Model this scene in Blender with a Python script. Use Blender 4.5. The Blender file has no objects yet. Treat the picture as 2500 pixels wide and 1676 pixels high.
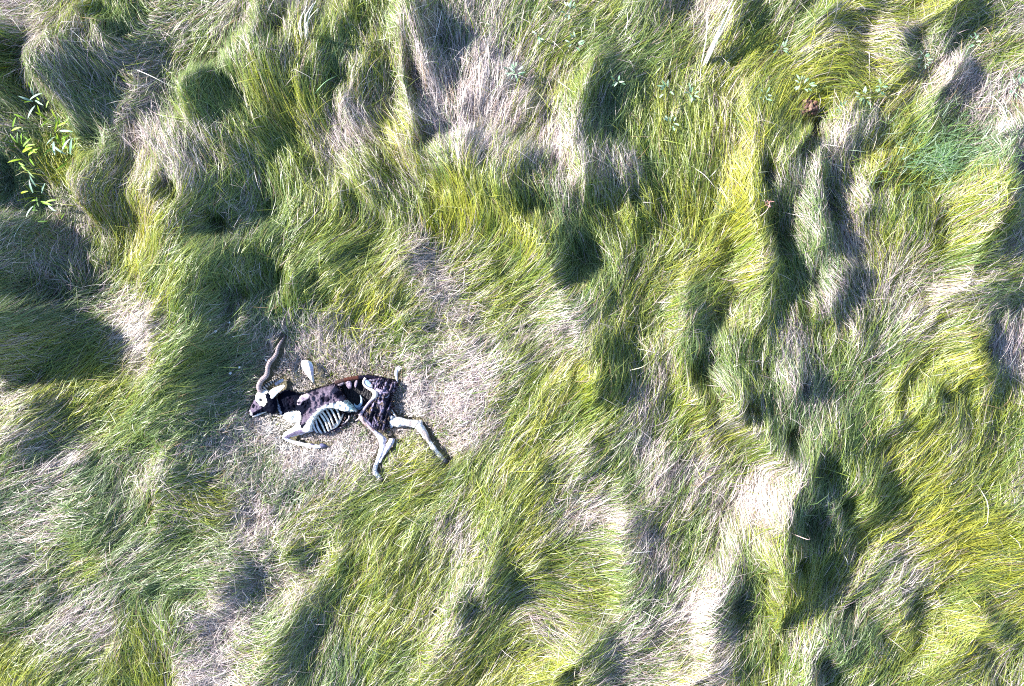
import bpy, bmesh, math, random
import numpy as np
from mathutils import Vector, Matrix

rng = np.random.default_rng(7)
random.seed(7)
S = 260.0            # photograph pixels per metre on the ground
ZP = 0.13            # height of the plane that scale was measured on

# ------------------------------------------------------------------ camera, sky, sun, exposure
scene = bpy.context.scene
cam_data = bpy.data.cameras.new('camera')
cam = bpy.data.objects.new('camera', cam_data)
scene.collection.objects.link(cam)
CAM_D = 7.5
cam.location = (0, 0, ZP + CAM_D)
cam.rotation_euler = (0, 0, 0)
cam_data.sensor_width = 36.0
cam_data.lens = 36.0 * CAM_D / (2500 / S)
cam_data.clip_end = 500
scene.camera = cam

SUN_ELEV = math.radians(31)
sun_from = Vector((-0.97 * math.cos(SUN_ELEV), 0.243 * math.cos(SUN_ELEV), math.sin(SUN_ELEV)))
world = bpy.data.worlds.new('World')
scene.world = world
world.use_nodes = True
wn = world.node_tree
sky = wn.nodes.new('ShaderNodeTexSky')
sky.sky_type = 'NISHITA'
sky.sun_disc = False
sky.ozone_density = 2.6
sky.air_density = 1.0
sky.dust_density = 0.3
sky.sun_elevation = SUN_ELEV
sky.sun_rotation = math.atan2(sun_from.x, sun_from.y)
wn.links.new(sky.outputs[0], wn.nodes['Background'].inputs[0])
wn.nodes['Background'].inputs[1].default_value = 0.10
sun_data = bpy.data.lights.new('sun', 'SUN')
sun_data.energy = 5.0
sun_data.angle = math.radians(0.5)
sun_data.color = (1.0, 0.95, 0.88)
sun = bpy.data.objects.new('sun', sun_data)
sun.rotation_euler = (-sun_from).to_track_quat('-Z', 'Y').to_euler()
sun.location = (-8, 2, 8)
scene.collection.objects.link(sun)

vs = scene.view_settings
vs.view_transform = 'Standard'
vs.look = 'None'
vs.exposure = 1.9
vs.gamma = 1.0
vs.use_curve_mapping = False
scene.render.engine = 'CYCLES'
cy = scene.cycles
cy.max_bounces = 6
cy.diffuse_bounces = 3
cy.glossy_bounces = 2
cy.transmission_bounces = 4
cy.use_denoising = False
cy.filter_width = 1.1
cy.caustics_reflective = False
cy.caustics_refractive = False

COL = scene.collection

# ------------------------------------------------------------------ coordinates
def P(px, py):
    """photograph pixel on the ground -> world metres"""
    return (px - 1250.0) / S, (838.0 - py) / S

def P_at(px, py, z):
    """where a thing standing z high has to stand for the photograph to show it at that pixel"""
    x, y = P(px, py)
    k = 1 - (z - ZP) / CAM_D
    return x * k, y * k

QOFF = {1: (0, 0), 2: (1250, 0), 3: (0, 838), 4: (1250, 838)}
def Q(q, x, y):
    ox, oy = QOFF[q]
    return ox + x / 1.0696, oy + y / 1.0696

# ------------------------------------------------------------------ the lie of the grass
# (x, y, direction of the tips in degrees, share of dry straw (full also at painted sun glints), tangle, yellowness)
CTRL = {1: '''90 60 200 .8 .6 .5;180 40 260 .45 .2 .6;250 50 265 .3 .1 .6;300 80 280 .4 .2 .3;40 140 170 .1 .2 .3;120 150 300 .6 .4 .5
220 170 -60 .55 .2 .4;160 190 -70 .9 .3 .3;450 60 25 .5 .3 .5;380 140 30 .85 .7 .5;480 150 32 .5 .1 .4;560 100 28 .7 .1 .5;450 190 40 .1 .1 .7
500 230 60 .1 .2 .3;560 270 100 .1 .1 .3;420 250 120 .97 .9 .4;330 290 -45 .75 .3 .4;250 230 -50 .4 .2 .4;130 240 -50 .25 .2 .6;60 280 -50 .4 .2 .4
210 350 -45 .15 .3 .2;140 440 110 .12 .1 1.0;60 400 100 .5 .7 .3;20 480 90 .3 .6 .1;80 560 90 .5 .8 .4;350 330 120 .7 .2 .4;430 420 115 .8 .2 .5;370 400 120 .6 .2 .4
550 330 115 .15 .1 .5;640 220 95 .3 .1 .4;720 130 100 .6 .2 .4;620 140 90 .4 .2 .4;700 40 80 .45 .1 .6;800 80 80 .7 .2 .4;840 120 70 .3 .1 .8;800 190 70 .4 .1 .7
730 260 110 .1 .1 .6;660 340 125 .2 .1 .5;760 370 120 .1 .1 .8;560 430 120 .6 .2 .5;500 470 115 .8 .2 .5;650 460 110 .35 .2 .5;780 470 100 .2 .2 .6;880 520 95 .25 .2 .6
950 90 95 .3 .2 .7;980 60 95 .1 .3 .5;1040 90 100 .45 .2 .6;1000 190 80 .3 .2 .7;1030 200 95 .35 .1 .7;930 260 75 .3 .2 .6;900 220 80 .4 .3 .2;1090 110 100 .6 .3 .2
1090 230 110 .7 .3 .2;1160 190 85 .8 .3 .3;1200 270 97 .9 .2 .4;1270 230 80 .9 .2 .4;1200 100 75 .6 .3 .4;1300 60 70 .6 .2 .5;970 350 120 .85 .3 .5;1060 400 115 .12 .1 .9
930 420 120 .9 .3 .5;1130 390 110 .9 .3 .2;1230 350 80 .85 .2 .5;1290 440 70 .6 .2 .6;1000 450 120 .4 .2 .7;1100 470 140 .4 .2 .6;1190 580 105 .05 .1 .95;1060 560 110 .45 .2 .6
980 560 110 .4 .2 .6;350 520 70 .7 .2 .7;380 540 65 .35 .1 .8;300 640 75 .55 .2 .8;320 720 80 .05 .1 1.1;400 620 65 .15 .1 .8;480 640 65 .15 .1 .5;560 600 60 .15 .1 .4
600 620 60 .7 .8 .4;450 760 55 .15 .1 .6;560 760 55 .1 .1 .4;620 830 60 .4 .5 .1;690 680 60 .1 .2 .4;750 620 50 .2 .2 .5;800 700 35 .1 .1 .5;900 660 30 .2 .1 .6
880 740 40 .15 .1 .7;960 680 20 .3 .1 .7;700 770 100 .2 .2 .6;950 770 50 .2 .2 .8;1000 800 50 .1 .1 .7;1070 730 30 .9 .8 .5;1150 800 30 .9 .8 .5;1220 750 15 .2 .1 .8
1220 690 45 .55 .2 .6;1130 860 20 .5 .6 .6;1310 700 40 .05 .1 .7;220 690 80 .5 .3 .4;160 740 200 .7 .3 .1;80 720 40 .4 .3 .1;60 800 30 .2 .2 .2;180 820 20 .3 .3 .2
280 800 30 .7 .5 .4;330 860 30 1.0 .25 .7;130 620 60 .5 .7 .3;30 620 60 .5 .6 .1''',
2: '''40 60 60 .5 .2 .5;120 50 40 .5 .3 .6;200 50 30 .4 .2 .7;320 30 80 .4 .4 .3;430 40 80 .8 .6 .5;60 130 60 .4 .2 .6;170 130 30 .3 .3 .4;260 150 20 .5 .2 .5
330 170 40 .2 .2 .5;420 100 50 .2 .3 .6;520 120 65 .6 .2 .5;600 140 45 .1 .1 .9;560 190 40 .15 .1 .8;700 60 60 .5 .2 .5;820 20 40 .3 .1 .7;650 80 45 .3 .2 .5
730 120 30 .6 .2 .6;950 50 5 .5 .2 .7;1050 40 40 .2 .1 .8;900 90 -20 .45 .2 .7;960 120 -50 .8 .2 .5;880 170 -30 .3 .2 .8;780 190 0 .1 .1 .9;700 210 20 .3 .1 .8
880 220 -40 .15 .1 .8;1080 150 60 .45 .6 .4;1160 200 60 .9 .4 .3;1250 60 30 .5 .3 .5;1230 150 30 .4 .2 .8;1310 60 40 .7 .3 .5;1110 240 60 .8 .3 .4;1010 280 45 .35 .1 .9
900 330 70 .4 .2 .7;620 270 60 .3 .2 .8;530 270 70 .3 .2 .6;700 330 60 .12 .1 .9;580 360 85 .4 .1 .7;560 420 90 .4 .1 .7;690 420 50 .2 .1 .6;80 280 50 .4 .1 .7
130 270 75 .4 .2 .7;30 330 55 .6 .2 .6;180 240 85 .3 .2 .6;120 400 85 .9 .15 .6;110 530 90 .9 .2 .5;200 350 85 .25 .2 .4;240 290 80 .4 .2 .1;210 400 85 .5 .2 .2
350 270 85 .3 .3 .6;330 370 100 .1 .1 .7;420 400 100 .05 .1 .8;480 330 95 .2 .2 .5;300 500 105 .8 .2 .3;220 500 100 .5 .2 .6;400 540 100 .1 .1 .8;350 620 100 .2 .2 .7
260 600 105 .3 .2 .7;490 480 95 .1 .1 .6;590 520 88 .15 .1 1.1;600 450 88 .3 .1 1.;560 620 60 .15 .2 1.;570 720 30 .35 .2 .7;480 620 80 .1 .2 .8;450 700 45 .15 .3 .7
350 720 40 .3 .4 .6;40 560 110 .15 .2 .7;140 560 100 .4 .2 .3;160 680 120 .2 .2 .3;250 680 110 .2 .2 .5;30 650 100 .1 .1 1.;60 720 30 .55 .2 .6;70 800 15 .5 .1 .6
100 850 20 .8 .2 .4;190 780 70 .2 .2 .6;280 800 70 .2 .3 .6;390 850 50 .4 .4 .6;720 530 110 .6 .1 .5;680 500 130 .7 .2 .5;760 440 80 .5 .1 .6;720 620 100 .35 .1 .5
700 700 95 .2 .1 .3;790 560 90 .8 .2 .2;830 540 110 .3 .2 .3;820 640 80 .4 .2 .2;870 430 100 .9 .3 .5;910 360 90 .8 .2 .5;890 520 110 .85 .3 .5;890 620 120 .7 .3 .6
860 780 120 .9 .15 .5;940 790 110 .6 .2 .5;770 760 90 .3 .1 .2;700 820 100 .2 .2 .5;960 440 60 .05 .1 1.;930 490 85 .1 .1 1.;1000 380 50 .2 .2 .7;1060 390 45 .2 .2 .3
1140 400 30 .15 .4 0.;1130 330 50 .5 .4 .2;1080 300 60 .7 .3 .3;1200 310 50 .6 .4 .3;1270 310 90 .8 .3 .4;1050 530 35 .3 .1 .7;1150 540 40 .25 .1 .7;1000 560 60 .4 .2 .7
1040 620 90 .3 .3 .6;1120 640 40 .3 .2 .7;1200 600 40 .3 .1 .7;1150 700 25 .3 .2 .6;1240 580 45 .5 .2 .6;1300 500 70 .8 .2 .1;1280 620 60 .7 .3 .1;1200 680 15 .5 .3 .4
960 680 100 .4 .2 .7;1000 740 20 .5 .2 .6;1080 760 20 .7 .5 .5;1200 770 10 .6 .3 .4;1310 680 60 .6 .5 .4;1290 760 20 .25 .2 .7;1000 820 70 .6 .3 .4;1100 850 30 .5 .1 .7
1250 850 100 .7 .3 .4;560 850 70 .3 .4 .6;600 800 40 .4 .3 .6''',
3: '''60 40 10 .3 .2 .5;150 20 15 .2 .1 .4;50 100 20 .7 .3 .5;350 60 45 1.0 .25 .7;310 20 20 1.0 .25 .7;450 60 40 .1 .1 .5;420 110 40 .15 .1 .5;550 60 40 .1 .1 .3
640 100 45 .3 .5 .1;150 110 50 .1 .1 .8;220 70 50 .1 .1 .7;280 130 40 .1 .1 .7;100 170 40 .3 .1 .7;200 220 40 .25 .1 .6;330 220 30 .05 .1 .5;400 260 20 .05 .1 .4
120 330 35 .8 .15 .3;50 250 40 .5 .2 .5;40 400 30 .4 .2 .3;180 420 20 .4 .2 .3;60 480 20 .6 .2 .1;200 520 20 .2 .2 .5;280 450 40 .3 .3 .2;400 340 60 .85 .7 .5
360 400 100 .5 .5 .4;530 400 -40 .15 .2 .7;450 450 -20 .4 .3 .5;440 500 40 .3 .6 .3;560 300 60 .9 .8 .1;640 330 60 .3 .8 .2;660 400 80 .9 .6 .4;700 420 70 .4 .7 .2
620 470 80 .9 .8 .4;830 330 60 .9 1. .3;730 230 60 .95 .9 .5;500 240 60 .4 .8 .4;560 200 40 .5 .6 .3;480 170 10 .15 .2 .5;900 420 25 .35 .3 .7;820 480 20 .4 .4 .6
980 400 20 .2 .1 .7;1050 300 30 .12 .1 .8;1100 360 30 .15 .2 .7;1150 400 45 .2 .1 .6;930 500 40 .15 .1 .7;870 560 45 .5 .3 .6;600 560 -30 .6 .5 .5;740 570 20 .4 .4 .6
650 620 20 .8 .8 .4;760 640 40 .75 .7 .6;500 580 10 .4 .2 .4;400 590 10 .35 .2 .4;300 580 20 .4 .2 .3;150 600 30 .3 .1 .6;50 600 30 .5 .2 .2;450 650 5 .15 .2 .2
300 680 30 .4 .2 .2;200 740 35 .7 .2 .3;100 700 30 .5 .2 .4;80 780 35 .6 .2 .4;240 780 30 .8 .3 .5;360 790 120 .1 .2 .7;340 860 110 .15 .2 .7;420 740 120 .25 .3 .2
530 750 20 .9 .8 .3;500 840 20 .9 .6 .5;620 830 10 .6 .3 .5;690 790 10 .3 .2 .4;720 800 65 .6 .1 .6;790 760 70 .5 .1 .4;800 840 80 .4 .1 .3;880 660 70 .12 .1 .7
960 570 60 .15 .1 .7;1000 650 60 .2 .1 .6;880 760 80 .35 .1 .7;960 750 60 .2 .1 .7;1050 720 55 .3 .1 .7;1060 600 60 .25 .1 .7;1170 540 70 .8 .2 .6;1220 440 70 .4 .1 .7
1290 480 60 .2 .1 .7;1250 620 55 .2 .1 .7;1130 800 40 .7 .2 .6;1060 830 40 .3 .2 .6;1200 720 60 .5 .2 .3;1260 680 60 .5 .3 .3;1300 740 50 .3 .2 .8;1300 850 40 .3 .2 .8
1180 860 50 .2 .2 .8;20 860 60 .3 .2 .8;170 860 40 .3 .2 .6;1000 130 60 .9 .9 .4;1100 170 60 .9 .9 .4;1200 100 20 .9 .3 .5;1230 190 30 .85 .8 .3;1280 60 30 .5 .2 .6
1300 200 30 .2 .2 .7;900 70 100 .5 .5 .7;1000 50 60 .4 .5 .6;790 40 80 .6 .5 .5;720 60 80 .8 .5 .1;870 260 60 .9 .9 .4;1150 250 30 .7 .7 .5;1060 80 0 .4 .3 .3
900 200 60 .5 .8 .4;1000 240 60 .6 .8 .5;930 340 60 .7 .8 .5''',
4: '''30 40 60 .4 .2 .6;80 20 40 .8 .3 .4;100 130 55 .2 .1 .8;200 180 40 .1 .1 .7;60 260 45 .25 .1 .7;50 400 45 .15 .1 .8;130 350 40 .5 .2 .6;165 360 60 1. .4 .5
220 370 30 .15 .1 .7;210 240 40 .15 .1 .5;130 480 50 .9 .5 .6;60 560 30 .3 .1 .7;220 470 20 .7 .2 .3;180 540 10 .5 .1 .6;220 580 10 .2 .1 .6;170 620 0 .4 .1 .7
100 640 -10 .4 .1 .7;60 740 -40 .75 .2 .6;160 700 5 .3 .1 .7;260 630 30 .1 .1 .4;320 580 80 1. .4 .4;360 600 80 .8 .3 .5;300 300 80 .85 .3 .4;340 200 85 .8 .2 .4
350 140 85 .75 .2 .5;270 120 85 .2 .1 .7;220 60 80 .2 .2 .6;340 60 80 .3 .3 .7;430 180 70 .1 .1 .8;470 60 80 .2 .2 .3;520 100 120 .3 .2 .2;540 230 55 .5 .1 .6
480 290 50 .7 .1 .6;560 310 50 .2 .1 .7;430 250 55 .2 .1 .8;620 300 70 .3 .1 .5;650 370 70 .8 .1 .6;700 330 60 .6 .2 .5;560 420 65 .7 .1 .5;450 430 60 .6 .2 .5
400 400 75 .75 .2 .4;620 470 80 .75 .1 .6;650 560 92 .4 .1 .7;550 560 80 .75 .1 .6;430 540 50 .3 .2 .5;480 600 60 .4 .1 .5;380 500 60 .4 .2 .5;440 740 30 1. .15 .6
500 760 25 .85 .15 .4;560 680 60 .7 .2 .1;600 780 70 .2 .2 .4;620 640 100 .2 .3 .3;700 700 105 .05 .1 1.;680 620 100 .3 .2 .7;660 800 95 .3 .1 .7;760 800 85 .5 .1 .5
770 640 60 .25 .1 .8;820 600 60 .3 .1 .8;900 500 45 .15 .1 .8;720 490 85 .3 .2 .2;780 500 80 .4 .4 .1;760 300 100 .15 .2 .3;840 300 80 .2 .1 .5;880 400 55 .3 .1 .5
960 330 40 .2 .1 .8;1060 350 35 .15 .1 .9;1000 250 55 .25 .1 .8;890 260 60 .3 .1 .6;1000 430 35 .15 .1 .8;1100 470 30 .1 .1 1.;1200 470 20 .1 .1 .9;1100 540 25 .15 .1 1.
980 560 30 .5 .1 .5;1000 660 40 .9 .2 .4;920 620 45 .5 .1 .4;1100 640 45 .15 .1 .8;1200 600 25 .2 .1 .9;1280 570 35 .2 .1 .9;1060 760 40 .5 .2 .8;1130 770 30 .2 .1 .8
1240 740 25 .2 .1 .9;1190 700 25 .25 .1 .5;1280 780 40 .2 .1 .6;1100 860 60 .3 .2 .7;1300 850 75 .5 .1 .7;880 760 55 .2 .1 .2;850 680 55 .4 .1 .3;800 800 80 .5 .1 .2
900 850 70 .3 .2 .6;960 800 70 .25 .1 .7;1000 720 50 .3 .2 .7;710 60 100 .85 .2 .5;740 110 100 .7 .2 .1;620 60 60 .3 .2 .7;620 160 120 .4 .2 .6;700 210 120 .5 .2 .3
780 190 80 .6 .2 .3;800 60 80 .3 .2 .7;850 110 70 .4 .1 .5;940 60 40 .5 .1 .4;1000 150 70 .2 .1 .7;1080 100 45 .2 .1 .8;1130 60 30 .12 .1 .9;1000 20 30 .4 .1 .5
1100 180 60 .4 .2 .6;1170 250 85 .3 .2 .7;1250 200 85 .2 .2 .7;1290 290 60 .3 .5 .4;1300 60 95 .9 .2 .4;1160 350 80 .5 .3 .5;1230 340 60 .2 .2 .8;1330 450 80 .6 .3 .5
1150 410 20 .3 .2 .8;180 830 45 .5 .1 .5;280 750 40 .7 .2 .4;330 720 30 .5 .2 .5;280 860 10 .6 .3 .2;380 850 20 .4 .3 .7;80 850 20 .3 .1 .8;420 830 20 .7 .2 .5'''}
ctrl = []
for q, txt in CTRL.items():
    for ent in txt.replace('\n', ';').split(';'):
        if ent.strip():
            v = [float(t) for t in ent.split()]
            px, py = Q(q, v[0], v[1])
            ctrl.append([*P(px, py)] + v[2:])
ctrl = np.array(ctrl)

# crests of the wind-combed grass: (quadrant points, height, width to windward px, width to lee px)
CREST = [
 (1, '650 75 600 105 540 140 500 190 490 250', .42, 120, 26),
 (1, '100 200 170 270 180 360 190 450', .42, 110, 30),
 (1, '190 10 165 80 130 140', .25, 70, 30), (1, '240 -20 265 90', .28, 60, 25),
 (1, '400 460 440 560 430 660 400 760', .42, 190, 62),
 (1, '560 720 500 850 450 950 390 1010', .25, 150, 48),
 (1, '1045 50 1050 130 1060 210 1080 290 1110 400', .34, 75, 26),
 (1, '870 50 830 130 790 210', .22, 60, 30), (1, '690 20 685 140', .2, 60, 30), (1, '880 190 885 260', .2, 50, 30),
 (1, '-90 620 -90 880', .62, 90, 40), (1, '-80 400 -80 600', .34, 90, 40), (1, '-60 90 -60 170', .3, 70, 40),  # unseen crests left of the view, raised for the shadow they cast
 (1, '930 470 1000 550 1030 640', .16, 80, 30), (1, '1290 390 1300 480', .18, 60, 25),
 (1, '780 650 850 740', .12, 80, 40), (1, '1000 760 1050 810', .12, 70, 40),
 (2, '190 200 170 290 160 380 170 460', .34, 90, 28),
 (2, '-120 500 -40 560 40 620 100 690 140 760 160 840', .38, 190, 32),
 (2, '622 430 625 520 637 620 642 730', .34, 130, 24),
 (2, '792 430 797 520 802 620 795 740', .27, 70, 24),
 (2, '835 315 765 370 700 420 655 455', .34, 100, 24),
 (2, '1180 -10 1090 50 1010 85', .3, 80, 24), (2, '985 80 1005 140', .25, 60, 24),
 (2, '1325 345 1275 440 1255 520 1270 570 1225 650', .36, 140, 26),
 (2, '900 -20 820 40', .2, 70, 25), (2, '1145 200 1100 260', .16, 60, 25), (2, '295 470 305 560', .16, 60, 25),
 (2, '970 440 930 505', .2, 60, 24), (2, '1000 550 1045 600', .15, 70, 30),
 (4, '450 -110 450 0 455 90 475 150', .30, 90, 30),
 (4, '590 170 650 230 700 290 745 350 722 420 692 480 682 560 692 610', .48, 170, 28),
 (4, '565 640 545 720 515 800', .3, 120, 24), (4, '785 750 770 830 765 910', .24, 60, 24),
 (4, '915 620 850 720 800 780', .2, 80, 28), (4, '1240 755 1150 805', .2, 90, 26),
 (4, '280 490 275 560 270 655', .2, 120, 16), (4, '175 815 110 885', .26, 80, 26),
 (3, '1185 690 1160 770 1110 835', .2, 90, 24), (3, '1235 625 1195 700', .16, 70, 28),
 (3, '790 650 740 750 680 880', .16, 60, 45), (3, '430 190 445 270 425 340', .22, 150, 60),
 (3, '400 590 520 630 570 690', .18, 90, 60), (3, '440 700 455 780 455 870', .15, 110, 36),
 (3, '640 790 700 770', .14, 60, 30), (4, '240 205 200 270', .15, 70, 28), (4, '1000 120 990 190', .15, 60, 25),
 (4, '1155 90 1070 150', .2, 80, 26), (4, '1190 20 1200 60', .2, 80, 25), (4, '720 80 735 140', .18, 50, 24),
 (2, '560 20 590 90', .16, 60, 30), (3, '200 440 230 520', .14, 90, 50), (3, '60 180 20 260', .14, 80, 40),
]

GX0, GX1, GY0, GY1, GS = -6.2, 5.9, -4.3, 4.3, 0.02
nx, ny = int(round((GX1 - GX0) / GS)) + 1, int(round((GY1 - GY0) / GS)) + 1
gx = np.linspace(GX0, GX1, nx); gy = np.linspace(GY0, GY1, ny)
XX, YY = np.meshgrid(gx, gy)

def sample(F, x, y):
    fx = np.clip((x - GX0) / GS, 0, nx - 1.001); fy = np.clip((y - GY0) / GS, 0, ny - 1.001)
    i = fx.astype(int); j = fy.astype(int); u = fx - i; v = fy - j
    return F[j, i] * (1 - u) * (1 - v) + F[j, i + 1] * u * (1 - v) + F[j + 1, i] * (1 - u) * v + F[j + 1, i + 1] * u * v

def vnoise(cell, octaves=2):
    """smooth value noise on the field grid, about -1..1"""
    out = np.zeros((ny, nx)); amp = 1.0; tot = 0
    for o in range(octaves):
        c = cell / 2 ** o
        mx, my = int((GX1 - GX0) / c) + 4, int((GY1 - GY0) / c) + 4
        r = rng.uniform(-1, 1, (my, mx))
        fx = (XX - GX0) / c; fy = (YY - GY0) / c
        i = fx.astype(int); j = fy.astype(int); u = fx - i; v = fy - j
        u = u * u * (3 - 2 * u); v = v * v * (3 - 2 * v)
        out += amp * (r[j, i] * (1 - u) * (1 - v) + r[j, i + 1] * u * (1 - v) + r[j + 1, i] * (1 - u) * v + r[j + 1, i + 1] * u * v)
        tot += amp; amp *= 0.55
    return out / tot * 1.4

def blur(F, n):
    for _ in range(2):
        for ax in (0, 1):
            k = 2 * n + 1
            G = np.pad(F, [(n + 1, n) if a == ax else (0, 0) for a in (0, 1)], mode='edge').cumsum(ax)
            F = (np.take(G, range(k, G.shape[ax]), ax) - np.take(G, range(0, G.shape[ax] - k), ax)) / k
    return F

# interpolate the control points
st = 4
cX, cY = XX[::st, ::st], YY[::st, ::st]
ca, sa = np.cos(np.radians(ctrl[:, 2])), np.sin(np.radians(ctrl[:, 2]))
vals = np.stack([ca, sa, ctrl[:, 3], ctrl[:, 4], ctrl[:, 5]], 1)
num = np.zeros(cX.shape + (5,)); den = np.zeros(cX.shape)
for k in range(len(ctrl)):
    d2 = (cX - ctrl[k, 0]) ** 2 + (cY - ctrl[k, 1]) ** 2
    w = np.exp(-d2 / (2 * 0.16 ** 2)) + 2e-4 / (d2 + 0.05) ** 2 * 0.05
    num += w[..., None] * vals[k]; den += w
num /= den[..., None]
def up(F):
    cx_ = np.linspace(0, F.shape[1] - 1, nx); cy_ = np.linspace(0, F.shape[0] - 1, ny)
    i = np.minimum(cx_.astype(int), F.shape[1] - 2); j = np.minimum(cy_.astype(int), F.shape[0] - 2)
    u = (cx_ - i)[None, :]; v = (cy_ - j)[:, None]
    return (F[np.ix_(j, i)] * (1 - u) * (1 - v) + F[np.ix_(j, i + 1)] * u * (1 - v)
            + F[np.ix_(j + 1, i)] * (1 - u) * v + F[np.ix_(j + 1, i + 1)] * u * v)
VX, VY, DRY, TANG, YEL = [up(num[..., k]) for k in range(5)]
ang = np.arctan2(VY, VX) + 0.24 * vnoise(0.6, 2)
VX, VY = np.cos(ang), np.sin(ang)

# height of the grass mat
H = 0.05 * vnoise(0.9, 2) + 0.02 * vnoise(0.25, 2)
SH = np.zeros((ny, nx))
XW, YW = XX + .06 * vnoise(.45, 2), YY + .06 * vnoise(.45, 2)
for q, txt, h, wl, wr in CREST:
    v = [float(t) for t in txt.split()]
    pts = [P_at(*Q(q, v[i], v[i + 1]), h + .08) for i in range(0, len(v), 2)]
    if abs(pts[0][1] - pts[-1][1]) > 1e-6 and pts[0][1] < pts[-1][1]:
        pts = pts[::-1]                      # run down the picture: lee is on the right hand
    bd = np.full((ny, nx), 1e9); bs = np.zeros((ny, nx))
    for (ax, ay), (bx, by) in zip(pts[:-1], pts[1:]):
        dx, dy = bx - ax, by - ay; L = math.hypot(dx, dy)
        t = np.clip(((XW - ax) * dx + (YW - ay) * dy) / L ** 2, 0, 1)
        ex, ey = XW - ax - t * dx, YW - ay - t * dy
        d = np.hypot(ex, ey)
        side = np.sign(ex * (-dy) + ey * dx) * -1   # + on the right of a downward run seen in the picture
        m = d < bd
        bd[m] = d[m]; bs[m] = side[m]
    wlm, wrm = wl / S, wr / S
    dn = bd * (1 + 0.25 * vnoise(0.35, 1))
    prof = np.where(bs < 0, np.exp(-(dn / wlm) ** 2), np.exp(-(dn / wrm) ** 2)) * (1 + .35 * vnoise(0.5, 2))
    SH = np.maximum(SH, h * prof) + 0.25 * np.minimum(SH, h * prof)
H = H + SH

# hollows on the lee side of the crests: (quadrant point, half widths in px, tilt of the long axis, floor below the mat)
POOL = [(1, 560, 170, 45, 80, 35, .10), (1, 600, 230, 70, 60, 20, .06), (1, 240, 370, 60, 90, 10, .14), (1, 90, 770, 120, 70, 0, .10), (1, 20, 470, 40, 90, 0, .10),
 (1, 480, 520, 35, 45, 30, .08), (1, 570, 600, 50, 45, 30, .08), (1, 610, 800, 55, 90, -10, .12), (3, 560, 70, 70, 60, 0, .10), (1, 730, 110, 40, 45, 0, .08), (1, 900, 215, 40, 40, 0, .08),
 (1, 1085, 210, 28, 110, 10, .12), (1, 1120, 380, 40, 60, 0, .06), (1, 1150, 110, 40, 60, 0, .06), (1, 290, 30, 60, 50, 0, .10), (1, 160, 80, 30, 40, 20, .06), (1, 40, 140, 50, 28, 0, .08), (1, 330, 90, 40, 30, 0, .05),
 (2, 235, 300, 45, 100, -8, .11), (2, 70, 570, 70, 45, -30, .03), (2, 170, 690, 60, 110, -24, .14), (2, 690, 630, 45, 100, 10, .14), (2, 650, 470, 25, 50, 0, .10), (2, 825, 540, 30, 90, 5, .14),
 (2, 760, 395, 28, 65, -40, .12), (2, 1050, 100, 35, 65, -55, .12), (2, 1310, 480, 40, 110, 10, .14), (2, 1260, 640, 35, 40, 0, .08), (2, 860, 15, 40, 18, 0, .08), (2, 1110, 260, 22, 40, -30, .08),
 (2, 950, 500, 30, 35, 0, .08), (2, 320, 520, 20, 50, 0, .06), (2, 790, 740, 22, 60, 0, .08), (2, 960, 850, 45, 40, 0, .05),
 (4, 500, 70, 50, 90, 0, .10), (4, 600, 180, 35, 45, 0, .08), (4, 720, 260, 40, 50, 20, .12), (4, 790, 330, 60, 80, 0, .08), (4, 770, 470, 60, 90, 5, .09), (4, 720, 570, 35, 50, 0, .10), (4, 860, 420, 40, 40, 0, .06),
 (4, 590, 700, 35, 70, 0, .12), (4, 800, 840, 35, 70, 0, .10), (4, 870, 700, 35, 60, -35, .08), (4, 1220, 790, 70, 25, -30, .08), (4, 150, 860, 35, 40, -30, .10), (4, 270, 620, 16, 60, 0, .06), (4, 235, 260, 35, 25, 0, .06),
 (3, 1240, 690, 30, 60, -15, .07), (3, 800, 800, 45, 70, -10, .05), (3, 500, 660, 80, 30, 10, .05), (3, 400, 270, 60, 50, 0, .04), (4, 1010, 160, 16, 40, 0, .07), (4, 1130, 150, 50, 20, -30, .07), (4, 745, 120, 18, 40, 0, .07),
 (1, 1000, 590, 30, 40, 0, .06), (1, 930, 520, 22, 40, 0, .05), (1, 1050, 800, 35, 20, 0, .06), (1, 830, 730, 35, 30, 0, .04), (3, 670, 480, 40, 30, 0, .03)]
for q, x, y, rx, ry, tilt, dep in POOL:
    ox, oy = P(*Q(q, x, y)); c_, s_ = math.cos(math.radians(tilt)), math.sin(math.radians(tilt))
    dx, dy = XX - ox, YY - oy
    u_ = (dx * c_ + dy * s_) / (rx / S); v_ = (-dx * s_ + dy * c_) / (ry / S)
    w = np.exp(-(u_ ** 2 + v_ ** 2))
    H = H * (1 - .5 * np.clip(w * 2 - 1, 0, 1)) - dep * w
# small tufts swept over along the lie of the grass
for k in range(380):
    tx, ty = rng.uniform(GX0 + .3, GX1 - .3), rng.uniform(GY0 + .3, GY1 - .3)
    tx1, ty1 = np.array([tx]), np.array([ty])
    a_, b_ = float(sample(VX, tx1, ty1)[0]), float(sample(VY, tx1, ty1)[0])
    hh, wv_, wu_, wl_ = rng.uniform(.025, .10), rng.uniform(.07, .24), rng.uniform(.16, .34), rng.uniform(.03, .06)
    dx, dy = XW - tx, YW - ty
    u_ = dx * a_ + dy * b_; v_ = -dx * b_ + dy * a_
    u_ = u_ + .25 * np.abs(v_) + .03 * math.sin(k) + .025 * np.sin(v_ * (30 + k % 17) + k)
    H = H + hh * np.exp(-(v_ / wv_) ** 2) * np.where(u_ < 0, np.exp(-(u_ / wu_) ** 2), np.exp(-(u_ / wl_) ** 2))
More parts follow.
